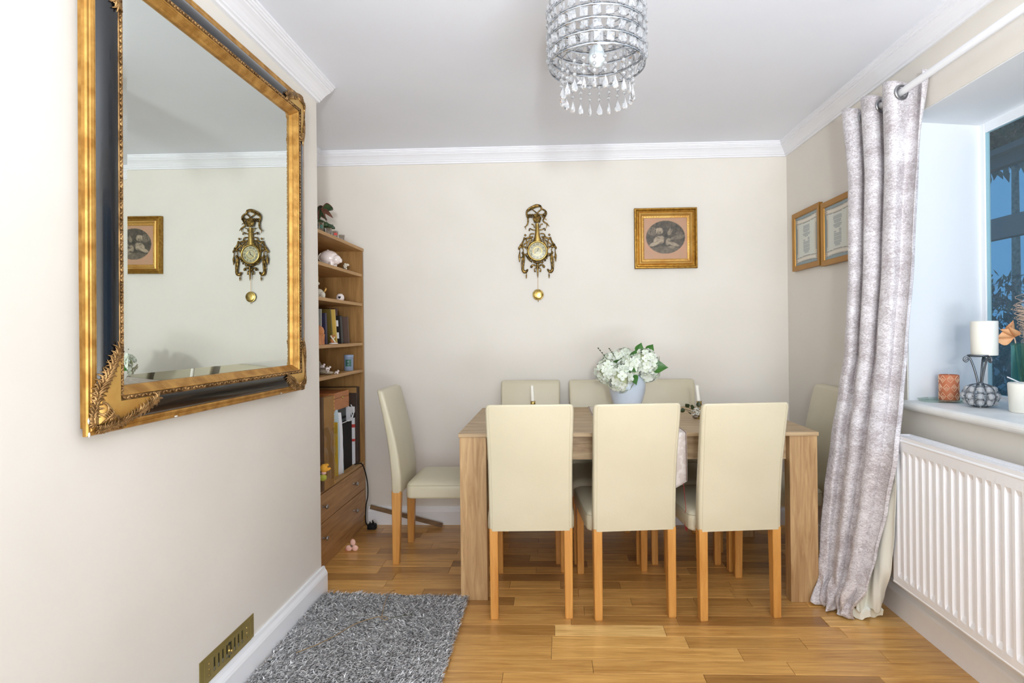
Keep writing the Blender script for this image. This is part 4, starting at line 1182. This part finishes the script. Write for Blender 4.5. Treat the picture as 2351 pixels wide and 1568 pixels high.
    MB().ball((-.004, 0, .098), (.008, .006, .004), 8, 4).build('coin_slot_rim', M['china'], t)
    t = thing('flower_ornament', 'tiny white china flower posy beside the piggy bank', 'ornament', (-1.222, 3.385, Z))
    mb = MB(); rng = random.Random(6)
    for k in range(26):
        a = rng.random()*6.28; q = rng.random()**.5*.015; mb.ball((q*cos(a), q*sin(a), .010+rng.random()*.03), .0055, 6, 4)
    mb.build('blossoms', M['chinag'], t)
    MB().ball((-.018, -.002, .010), (.010, .007, .008), 8, 5).build('leaf', M['dleaf'], t)
    solo('china_ball', MB().ball((0, 0, .012), .012, 10, 7), 'china', 'tiny white china ornament left of the piggy bank at the wall edge', 'ornament', (-1.262, 3.045, Z))
    # --- third shelf
    Z = 1.3945
    t = thing('unicorn_figurine', 'ivory china unicorn sitting on the second open shelf of the bookcase', 'ornament', (-1.268, 3.09, Z))
    mb = MB().ball((0, 0, .028), (.030, .018, .026), 12, 8).ball((.020, -.002, .020), (.018, .016, .020), 10, 7)
    mb.tube(spline([(-.018, 0, .040), (-.020, 0, .062), (-.014, 0, .080)], 4), [.014, .013, .012, .012, .011, .010, .010, .011, .011], 8).ball((-.008, -.002, .084), (.016, .009, .010), 10, 6, Matrix.Rotation(.3, 3, 'Y'))
    for x, y in ((.012, -.016), (.030, -.008), (-.016, -.014)): mb.ball((x, y, .007), (.010, .006, .007), 8, 5)
    mb.build('body', M['chinag'], t)
    MB().tube([(-.004, -.002, .092), (.002, -.002, .122)], [.003, .0005], 6).build('horn', M['goldl'], t)
    MB().tube(spline([(.030, 0, .036), (.040, 0, .052), (.034, 0, .060)], 4), [.004, .005, .005, .005, .005, .004, .003, .002, .001], 6).build('tail', M['goldl'], t)
    t = thing('china_pot', 'small round white china pot with a dark heart on the second open shelf', 'ornament', (-1.245, 3.345, Z))
    MB().lathe([(.012, 0), (.020, .006), (.0235, .018), (.021, .032), (.014, .040), (.012, .043), (.010, .040)], (0, 0, 0), 20).build('body', M['china'], t)
    hp = [(.008*(16*sin(q)**3)/16, .008*(13*cos(q)-5*cos(2*q)-2*cos(3*q)-cos(4*q))/15) for q in [2*pi*i/20 for i in range(20)]]
    MB().prism(hp, 1, -.0246, -.0205).build('heart_motif', M['bblack'], t).location = (.004, 0, .021)
    # --- fourth shelf: books, elephant, teddy
    Z = 1.1475
    def book(y, th, h, m, lab, lean=0, depth=.15, x=-1.235, cover=None, marks=None):
        t = thing('book', lab, 'book', (x, y, Z+max(0, th/2*sin(abs(lean)))), 0, 'books on the bookcase shelf'); t.rotation_euler = (lean, 0, 0)
        MB().box(-depth, 0, -th/2, -th/2+.002, 0, h).box(-depth, 0, th/2-.002, th/2, 0, h).box(-.002, .0015, -th/2, th/2, 0, h).build('cover', M[m], t, .0006)
        MB().box(-depth+.004, -.003, -th/2+.002, th/2-.002, .003, h-.004).build('pages', M['paper'], t)
        if marks:
            for z0, z1, mm in marks: MB().box(-.022, -.010, -th/2-.0006, -th/2-.0001, z0, z1).build('spine_label', M[mm], t)
    book(2.962, .022, .190, 'bgrey', 'first grey book at the wall edge of the book shelf')
    book(3.020, .016, .188, 'bgrey', 'second grey book with a white edge, behind the wooden elephant', x=-1.228)
    book(3.078, .024, .168, 'bnavy', 'navy book leaning behind the wooden elephant', .06, x=-1.222)
    book(3.205, .012, .196, 'bolive', 'tall olive book leaning, right of the navy book', .16, x=-1.238)
    book(3.252, .012, .196, 'bgold', 'slim book with a gold spine leaning on the olive book', .16, x=-1.232)
    book(3.345, .030, .204, 'bmaroon', 'tall maroon book standing behind the black ones', .10, x=-1.262)
    book(3.308, .034, .158, 'bblack', 'thick black book with white spine marks', .13, x=-1.222, marks=((.10, .135, 'paper'), (.03, .065, 'paper')))
    book(3.400, .016, .158, 'bbrown', 'thin brown book, last on the shelf towards the panel', .12, x=-1.216)
    t = thing('elephant_figurine', 'carved orange-brown wooden elephant in front of the books', 'ornament', (-1.228, 2.978, Z))
    mb = MB().ball((0, 0, .068), (.032, .034, .034), 14, 9).ball((-.012, -.026, .078), (.022, .022, .024), 12, 8)
    for x, y in ((.014, -.016), (-.018, -.016), (.014, .020), (-.018, .020)): mb.tube([(x, y, .055), (x+.001, y, .02), (x+.001, y, .0)], [.014, .0105, .012], 10)
    mb.tube(spline([(-.014, -.046, .076), (-.016, -.056, .055), (-.012, -.056, .034)], 4), [.011, .010, .009, .009, .008, .007, .007, .006, .006], 8)
    mb.build('body', M['eleph'], t)
    for s in (-1, 1): MB().ball((-.012+s*.018, -.018, .078), (.016, .004, .020), 8, 6, Matrix.Rotation(.4*s, 3, 'Z')).build('ear', M['eleph'], t)
    t = thing('teddy_figurine', 'tiny brown teddy bear with a white bow on a white base before the olive book', 'ornament', (-1.205, 3.13, Z))
    MB().ball((0, 0, .004), (.027, .016, .005), 12, 5).build('base', M['china'], t)
    MB().ball((-.006, 0, .020), (.012, .009, .013), 10, 7).ball((-.001, -.002, .038), .009, 10, 7).ball((-.009, -.002, .046), .0045, 7, 5).ball((.007, -.002, .046), .0045, 7, 5).build('bear', M['eleph'], t)
    MB().tube([(-.012, -.010, .046), (0, -.012, .030), (.014, -.010, .010)], .0036, 6).tube([(.012, -.010, .040), (.002, -.012, .026)], .003, 6).build('white_bow', M['chinag'], t)
    # --- fifth shelf: driftwood heap with little white animals, candle tin
    Z = .9815
    t = thing('driftwood', 'grey driftwood heap at the wall end of the shelf above the big compartment', 'driftwood', (-1.262, 3.12, Z))
    mb = MB(); rng = random.Random(12)
    mb.ball((-.035, 0, .041), (.030, .026, .040), 12, 8).ball((-.005, .0, .021), (.036, .026, .020), 12, 7).ball((.03, .0, .0105), (.030, .020, .010), 10, 6)
    for k in range(9):
        a = rng.random()*6.28; mb.tube([(rng.uniform(-.04, .03), rng.uniform(-.02, .01), .02), (rng.uniform(-.045, .05), rng.uniform(-.03, 0), .045*rng.random()+.012)], [.006, .002], 6)
    mb.build('branches', M['stone'], t)
    for k, (x, y, z) in enumerate(((-1.248, 3.085, Z+.040), (-1.222, 3.09, Z+.026), (-1.232, 3.11, Z+.012), (-1.205, 3.17, Z))):
        mb = MB().ball((0, 0, .010), (.012, .006, .006), 8, 5).ball((.012, 0, .016), (.006, .005, .005), 8, 5)
        for lx, ly in ((-.008, -.004), (-.008, .004), (.007, -.004), (.007, .004)): mb.tube([(lx, ly, .009), (lx, ly, 0)], .0022, 5)
        mb.ball((.010, -.004, .021), .002, 5, 3).ball((.010, .004, .021), .002, 5, 3)
        solo('animal_figurine', mb, 'china', ('tiny white animal figure highest on the driftwood', 'tiny white animal figure on the front slope of the driftwood', 'tiny white animal figure at the middle of the driftwood', 'tiny white animal figure on the shelf beside the driftwood, nearest the tin')[k], 'ornament', (x, y, z), (0, 0, (-.4, .5, 2.6, -.3)[k]), 'tiny white animals on the driftwood')
    t = thing('candle_tin', 'blue-grey candle tin with a green picture label on the shelf', 'tin', (-1.238, 3.455, Z))
    MB().lathe([(.026, 0), (.0272, .001), (.0272, .078), (.0282, .079), (.0282, .094), (.027, .0955), (.001, .0955)], (0, 0, 0), 30).build('body', M['tin'], t)
    MB().grid(lambda u, v: (.0276*cos(-1.95+u*1.25), .0276*sin(-1.95+u*1.25), .026+.042*v), 8, 3).build('label', M['tinl'], t)
    mb = MB()
    for z, w in ((.056, .35), (.050, .22), (.036, .30)): mb.grid(lambda u, v: (.0279*cos(-1.35+(u-.5)*w), .0279*sin(-1.35+(u-.5)*w), z+.003*v), 4, 1)
    mb.build('label_print', M['tin'], t)
    # --- big compartment
    Z = .4045
    t = thing('leather_case', 'dark brown leather case standing against the far panel of the bookcase', 'case', (-1.34, 3.552, Z))
    MB().box(-.13, .125, -.026, .026, 0, .470).build('shell', M['suit'], t, .004)
    for z in (.10, .36): MB().box(.1252, .1275, -.012, .012, z, z+.03).build('strap', M['suit'], t)
    MB().box(-.128, .123, -.0275, -.026, .435, .468).build('lid_flap', M['card'], t, .001)
    t = thing('magazine', 'white and red magazine standing right of the black computer', 'magazine', (-1.226, 3.512, Z))
    MB().box(-.20, 0, -.008, .008, 0, .352).build('pages', M['paper'], t, .001)
    for z0, z1, m in ((.225, .245, 'red'), (.14, .155, 'red'), (.285, .315, 'bblack')): MB().box(-.001, .0006, -.0082, .0082, z0, z1).box(-.02, .0006, -.0086, -.008, z0, z1).build('cover_print', M[m], t)
    t = thing('magazine', 'thin white magazine tucked between the red one and the case', 'magazine', (-1.232, 3.5225, Z))
    MB().box(-.20, 0, -.0015, .0015, 0, .30).build('pages', M['paperb'], t)
    t = thing('computer', 'black desktop computer case standing in the big compartment', 'computer', (-1.232, 3.385, Z))
    MB().box(-.235, 0, -.085, .095, 0, .272).build('case', M['blackp'], t, .003)
    MB().box(.0, .002, -.075, .085, .01, .262).build('front_panel', M['blackp'], t, .001)
    MB().box(-.22, .0, -.087, -.085, .02, .25).build('side_panel', M['blackp'], t, .0006)
    t = thing('printer', 'dark grey printer lying on top of the black computer', 'printer', (-1.262, 3.385, Z+.2725))
    MB().box(-.19, 0, -.095, .085, 0, .090).build('body', M['greyd'], t, .006)
    MB().box(0, .004, -.08, .07, .022, .034).build('paper_slot', M['blackp'], t)
    t = thing('wooden_box', 'hinged cedar box with a tiny brass latch on top of the printer', 'box', (-1.236, 3.348, Z+.3635))
    MB().box(-.16, 0, -.13, .10, 0, .066).build('base', M['box'], t, .002)
    MB().box(-.16, 0, -.13, .10, .0675, .100).build('lid', M['box'], t, .002)
    MB().lathe([(.006, 0), (.006, .003), (.003, .005), (.004, .008), (.0001, .009)], (0, -.01, .066), 10, 'x').build('latch', M['brass'], t)
    MB().box(0, .0012, -.016, -.004, .056, .076).build('latch_plate', M['brass'], t)
    mb = MB().tube(spline([(-1.225, 3.40, .775), (-1.218, 3.44, .72), (-1.216, 3.43, .70), (-1.220, 3.36, .690), (-1.24, 3.30, .683)], 6), .0026, 6).tube(spline([(-1.228, 3.455, .776), (-1.214, 3.462, .74), (-1.217, 3.44, .69), (-1.230, 3.41, .683)], 6), .0026, 6)
    tag(mb.build('white_cable', M['paper']), 'white cable looping down over the black computer', 'cable')
    for k, (y, lab) in enumerate(((3.245, 'outermost sheaf of white papers leaning at the left of the compartment'), (3.268, 'sheaf of pale blue papers beside the black computer'))):
        t = thing('paper_sheaf', lab, 'papers', (-1.232+.006*k, y, Z), 0, 'paper sheaves in the big compartment')
        for i in range(4):
            def fn(u, v, i=i): return (-.19*(1-u)+.016*sin(v*2.6+i*.7)*u, i*.0042-.012*v*(1-k)+.003*sin(v*5+i), v*(.37-.012*i-.02*k))
            MB().grid(fn, 4, 10).build('sheet', M['paper'] if (i+k) % 3 else M['paperb'], t, solid=.0012)
    solo('folder', MB().box(-.20, 0, -.003, .003, 0, .30), 'yel', 'yellow card folder behind the white papers', 'folder', (-1.222, 3.222, Z), (0, 0, 0))
    t = thing('wrapped_carton', 'flat brown carton in clear plastic film leaning at the wall end of the bookcase', 'carton', (-1.205, 2.985, Z+.001))
    MB().box(-.20, .030, -.10, -.072, 0, .475).build('side_board', M['cardd'], t)
    MB().box(.006, .032, -.072, .055, 0, .47).build('front_board', M['card'], t, .001)
    mb = MB()
    for i in range(24): mb.ball((.033, .056+.001*sin(i*2), .01+i*.0195), (.002, .0022, .009), 6, 4)
    mb.build('torn_edge', M['goldl'], t)
    def film(u, v): return (.040+.006*sin(9*u+5*v)+.004*sin(17*v), -.09+.16*u, .05+.26*v+.012*sin(7*u))
    MB().grid(film, 18, 22).build('plastic_film', M['film'], t)
    t = thing('soft_toy', 'yellow and lime soft toy inside the clear plastic at the wall edge', 'toy', (-1.158, 2.865, .475))
    MB().ball((0, 0, .055), (.020, .016, .022), 12, 8).ball((.020, 0, .050), (.016, .008, .008), 8, 5, Matrix.Rotation(-.4, 3, 'Y')).ball((.014, 0, .072), (.012, .007, .007), 8, 5).build('body', M['yellow'], t)
    tag(MB().ball((-.006, 0, .008), (.020, .016, .018), 12, 8).build('lower_body', M['lime'], t), 'lime lower body')
    MB().ball((-.002, .0, .032), (.014, .013, .010), 10, 6).build('neck', M['pink'], t)
shelf_things()

# ------------------------------------------------------------------ small things on the floor
t = thing('power_plug', 'black three-pin plug lying on the floor by the bookcase, its cable running up', 'plug', (-1.132, 3.535, 0))
MB().loft([rrect(0, 0, .052, .044, .008, .0), rrect(0, 0, .052, .044, .008, .022), rrect(0, 0, .044, .036, .008, .030)]).build('body', M['blackp'], t)
for x, y, h in ((-.010, -.008, .016), (.012, -.008, .016), (.001, .010, .020)): MB().box(x-.003, x+.003, y-.0018, y+.0018, .030, .030+h).build('pin', M['blackp'], t)
cb = MB().tube(spline([(-1.158, 3.535, .014), (-1.172, 3.535, .05), (-1.170, 3.54, .14), (-1.160, 3.545, .20), (-1.163, 3.55, .28), (-1.178, 3.545, .36), (-1.188, 3.51, .408), (-1.215, 3.47, .412)], 6), .0035, 7)
tag(cb.build('power_cable', M['blackp']), 'thin black cable hanging from the bookcase compartment to the floor plug', 'cable')
stc = MB().add(*(lambda a, b, wv, tk: ([a-wv-tk, a+wv-tk, a+wv+tk, a-wv+tk, b-wv-tk, b+wv-tk, b+wv+tk, b-wv+tk], [(0, 1, 2, 3), (7, 6, 5, 4), (0, 4, 5, 1), (1, 5, 6, 2), (2, 6, 7, 3), (3, 7, 4, 0)]))
    (Vector((-1.16, 3.592, .118)), Vector((-.70, 3.560, .012)), Vector((.003, 0, .013)), Vector((0, .004, 0))))
tag(stc.build('wooden_strip', M['stick'], None, .001), 'dark wooden strip leaning against the back skirting behind the left chair', 'wood strip')
t = thing('petal_toy', 'pink felt three-petal toy lying on the floor in front of the bookcase', 'toy', (-1.128, 3.165, 0))
for (x, z, rx, rz, m) in ((-.016, .018, .018, .017, 'pink'), (.018, .018, .018, .017, 'pink'), (.004, .047, .0155, .019, 'pink')):
    b = MB().ball((x, 0 if z < .03 else .006, z), (rx, .007, rz), 14, 9).build('petal', M[m], t)
MB().ball((.001, -.006, .030), (.006, .004, .006), 8, 5).ball((-.006, -.005, .034), .003, 6, 4).build('centre', M['stone'], t)
MB().ball((-.026, .002, .010), (.012, .006, .009), 10, 6).build('petal_edge', M['pinkd'], t)

def vent():
    t = thing('air_vent', 'brass hit-and-miss air vent on the left wall just above the skirting', 'vent', (LX, 1.889, .106))
    L, H = .318, .094; y0 = -L/2
    slots = [y0+.077+i*.0235 for i in range(4)]+[-y0-.077-i*.0235 for i in range(4)]
    # face plate cut round its slots
    mb = MB(); ws = .0052; zt, zb = .072, .028
    ys = sorted([s-ws for s in slots]+[s+ws for s in slots]); ed = [y0+.002]+ys+[-y0-.002]
    for i in range(0, len(ed)-1, 2): mb.box(.0005, .0032, ed[i], ed[i+1], zb, zt)
    mb.box(.0005, .0032, y0+.002, -y0-.002, .004, zb).box(.0005, .0032, y0+.002, -y0-.002, zt, H-.004)
    mb.build('face_plate', M['ventm'], t)
    mb = MB()
    for z0, z1, ya, yb in ((.0, .004, y0, -y0), (H-.004, H, y0, -y0), (.004, H-.004, y0, y0+.003), (.004, H-.004, -y0-.003, -y0)): mb.box(.0005, .0026, ya, yb, z0, z1)
    for z in (.012, H-.010): mb.tube([(.0036, y0+.022, z), (.0036, -y0-.022, z)], .0012, 5)
    for y in (y0+.022, -y0-.022): mb.tube([(.0036, y, .012), (.0036, y, H-.010)], .0012, 5)
    mb.build('raised_border', M['ventm'], t)
    MB().box(.0002, .0006, y0+.06, -y0-.06, zb-.002, zt+.002).build('slot_backing', M['bblack'], t)
    sp = MB()
    for s in slots: sp.box(.0008, .0016, s-ws+.0004, s+ws-.0004, zb, zb+.012)
    sp.build('slider', M['steel'], t)
    mb = MB()
    for y in (y0+.048, -y0-.048):
        for z in (.030, .048, .066): mb.lathe([(.0042, 0), (.0040, .001), (.0001, .0018)], (.0032, y, z), 10, 'x')
    mb.build('rivets', M['brass'], t)
    MB().lathe([(.006, 0), (.005, .002), (.0035, .006), (.0055, .010), (.0001, .012)], (.0032, 0, .047), 12, 'x').build('slide_knob', M['brass'], t)
    MB().lathe([(.0055, 0), (.0055, .0006)], (.0030, 0, .069), 12, 'x').build('hole', M['bblack'], t)
    MB().lathe([(.0045, 0), (.0045, .0006)], (.0030, 0, .027), 12, 'x').build('hole', M['bblack'], t)
    for y in (y0+.008, -y0-.008):
        for z in (.008, H-.008): MB().lathe([(.003, 0), (.0001, .0012)], (.0030, y, z), 8, 'x').build('screw', M['brass'], t)
vent()

# ------------------------------------------------------------------ shag rug and the twine lying on it
def rug():
    x0, x1, y0, y1 = -1.062, -.392, 1.0, 2.628
    t = thing('shag_rug', 'grey shag pile rug on the floor beside the left wall', 'rug', (0, 0, 0))
    MB().box(x0+.012, x1-.012, y0, y1-.012, .001, .008).build('backing', M['rugb'], t)
    rng = random.Random(99); vs = []; fs = []; cols = []
    n = 52000
    tone = lambda x, y: .5+.5*sin(x*7.3+2*sin(y*3.1))*sin(y*5.7+1.3*sin(x*6.1))
    for i in range(n):
        x = rng.uniform(x0, x1); y = rng.uniform(y0+.45, y1)
        if i > n*.9: y = rng.uniform(y0, y0+.5)
        if y > y1-.035*(x-x0)/(x1-x0)+.004*sin(x*40): continue
        if x > x1-.006*abs(sin(y*35))-.004: continue
        a = rng.gauss(-1.9+1.6*tone(x*.8, y*.8), .9); L = rng.uniform(.014, .026); h = rng.uniform(.010, .022)
        dx, dy = cos(a)*L, sin(a)*L; nx, ny = -sin(a)*.0022, cos(a)*.0022
        o = len(vs); zb = .006
        xa = min(max(x+dx, x0-.004), x1+.006)
        vs += [(x-nx, y-ny, zb), (x+nx, y+ny, zb), (x+dx*.45+nx, y+dy*.45+ny, zb+h*.8), (x+dx*.45-nx, y+dy*.45-ny, zb+h*.8), (xa, y+dy, zb+h)]
        fs += [(o, o+1, o+2, o+3), (o+3, o+2, o+4)]
        g = rng.random(); w = .80+.35*(tone(x, y)-.5)
        if g < .30: cc = (128, 126, 126)
        elif g < .72: cc = (204, 203, 205)
        else: cc = (252, 252, 254)
        cc = srgb(*[min(255, q*(.92+.12*w)) for q in cc]); cols += list(cc)*5
    me = bpy.data.meshes.new('pile'); me.from_pydata(vs, [], fs); me.update(); me.materials.append(M['pile'])
    at = me.color_attributes.new('Col', 'FLOAT_COLOR', 'POINT'); at.data.foreach_set('color', cols)
    o = bpy.data.objects.new('pile', me); COL.objects.link(o); o.parent = t; o['kind'] = 'stuff'
rug()
tw = MB().tube(spline([(-.96, 2.10, .030), (-.90, 2.16, .031), (-.86, 2.22, .031), (-.82, 2.30, .031), (-.765, 2.355, .031), (-.72, 2.372, .032), (-.695, 2.36, .031), (-.70, 2.345, .031), (-.725, 2.36, .032)], 6), .0018, 5)
tw.tube(spline([(-.722, 2.362, .031), (-.735, 2.43, .030), (-.75, 2.52, .030), (-.752, 2.60, .030), (-.748, 2.66, .012)], 6), .0015, 5)
tag(tw.build('twine', M['twine']), 'thin strand of jute twine lying loose on the grey rug', 'twine')
tag(MB().tube(spline([(-.685, 2.36, .031), (-.65, 2.372, .032), (-.60, 2.395, .031)], 5), [.0012]*11, 4).ball((-.63, 2.382, .032), (.006, .003, .002), 6, 4).ball((-.605, 2.393, .032), (.006, .003, .002), 6, 4).build('dry_sprig', M['dleaf']), 'tiny dark dry sprig at the end of the twine on the rug', 'sprig')

# ------------------------------------------------------------------ chandelier
def chandelier():
    t = thing('chandelier', 'chrome drum chandelier with clear crystal squares and hanging drops', 'chandelier', (.140, 1.765, 2.002), 0)
    r = .146; nr = 6; dz = .0365
    for k in range(nr):
        z = k*dz; MB().lathe([(r-.0008, z), (r, z), (r, z+.0075), (r-.0008, z+.0075), (r-.0008, z)], (0, 0, 0), 64, 'z', True, (False, False)).build('ring', M['chrome'], t)
    n = 25
    s = .0115
    cm = MB().add([(0, -.0085, 0), (s, -.003, s), (s, -.003, -s), (-s, -.003, -s), (-s, -.003, s), (s, .003, s), (s, .003, -s), (-s, .003, -s), (-s, .003, s), (0, .0075, 0)],
                  [(0, 2, 1), (0, 3, 2), (0, 4, 3), (0, 1, 4), (1, 2, 6, 5), (2, 3, 7, 6), (3, 4, 8, 7), (4, 1, 5, 8), (9, 5, 6), (9, 6, 7), (9, 7, 8), (9, 8, 5)]).mesh('crystal', M['crystal'])
    wires = MB()
    for k in range(nr-1):
        for i in range(n):
            a = 2*pi*(i+.5)/n; ca, sa = cos(a), sin(a)
            o = bpy.data.objects.new('crystal', cm); COL.objects.link(o); o.parent = t
            o.location = (r*ca, r*sa, (k+.5)*dz+.00375); o.rotation_euler = (.25*sin(i*7.1+k*3.3), .12*sin(i*3.7+k), a+pi/2+.3*sin(i*5.3+k*2.1)); sc = 1; o.scale = (sc, sc, sc)
    for i in range(n):
        a = 2*pi*(i+.5)/n; wires.tube([(r*cos(a), r*sin(a), 0), (r*cos(a), r*sin(a), (nr-1)*dz+.007)], .0007, 4)
    wires.build('link_wires', M['steel'], t)
    # inner hoop, spokes, hanging strands
    ri = .108
    MB().tube([(ri*cos(2*pi*j/40), ri*sin(2*pi*j/40), .018) for j in range(40)], .0016, 6, closed=True).build('inner_ring', M['chrome'], t)
    for k in range(4):
        a = pi/4+k*pi/2
        MB().tube([(.02*cos(a), .02*sin(a), .110), (r*cos(a), r*sin(a), .113)], .0022, 6).build('spoke', M['chrome'], t)
        MB().tube([(ri*cos(a), ri*sin(a), .018), (r*cos(a), r*sin(a), .004)], .0014, 6).build('spoke', M['chrome'], t)
        MB().tube([(.02*cos(a+.5), .02*sin(a+.5), .150), (r*cos(a+.5), r*sin(a+.5), .186)], .0022, 6).build('spoke', M['chrome'], t)
    bead = MB().lathe([(.0004, -.0068), (.0055, -.0026), (.0062, 0), (.0055, .0026), (.0004, .0068)], (0, 0, 0), 8, 'z', False).mesh('bead', M['crystal'])
    drop = MB().lathe([(.0003, .020), (.0030, .011), (.0075, -.001), (.0092, -.008), (.0080, -.014), (.0045, -.0175), (.0003, -.0185)], (0, 0, 0), 8, 'z', False)
    drop.v = [(x*1.08, y*.6, z) for x, y, z in drop.v]; drop = drop.mesh('teardrop', M['crystal'])
    rng = random.Random(31)
    for i in range(22):
        a = 2*pi*i/22; p = Vector((ri*cos(a), ri*sin(a), 0))
        st = MB().tube([p+Vector((0, 0, .018)), p+Vector((0, 0, -.078))], .0004, 4).build('strand', M['steel'], t)
        for z, me in ((-.004, bead), (-.024, bead), (-.043, bead), (-.076, drop)):
            o = bpy.data.objects.new(me.name, me); COL.objects.link(o); o.parent = st; o.location = p+Vector((0, 0, z-.012)); o.rotation_euler = (0, 0, rng.random()*3.1)
    MB().tube([(0, 0, .100), (0, 0, .33)], .005, 10).build('stem', M['chrome'], t)
    MB().lathe([(.001, .348), (.055, .346), (.058, .335), (.030, .322), (.008, .318)], (0, 0, 0), 32).build('ceiling_rose', M['chrome'], t)
    MB().lathe([(.019, .075), (.021, .08), (.021, .125), (.010, .130)], (0, 0, 0), 20).build('lamp_holder', M['white'], t)
    MB().lathe([(.013, .066), (.013, .076)], (0, 0, 0), 16).build('bulb_cap', M['brass'], t)
    MB().lathe([(.0005, .000), (.012, .002), (.021, .010), (.0255, .023), (.0255, .036), (.020, .054), (.0125, .066)], (0, 0, 0), 24).build('bulb', M['frost'], t)
chandelier()
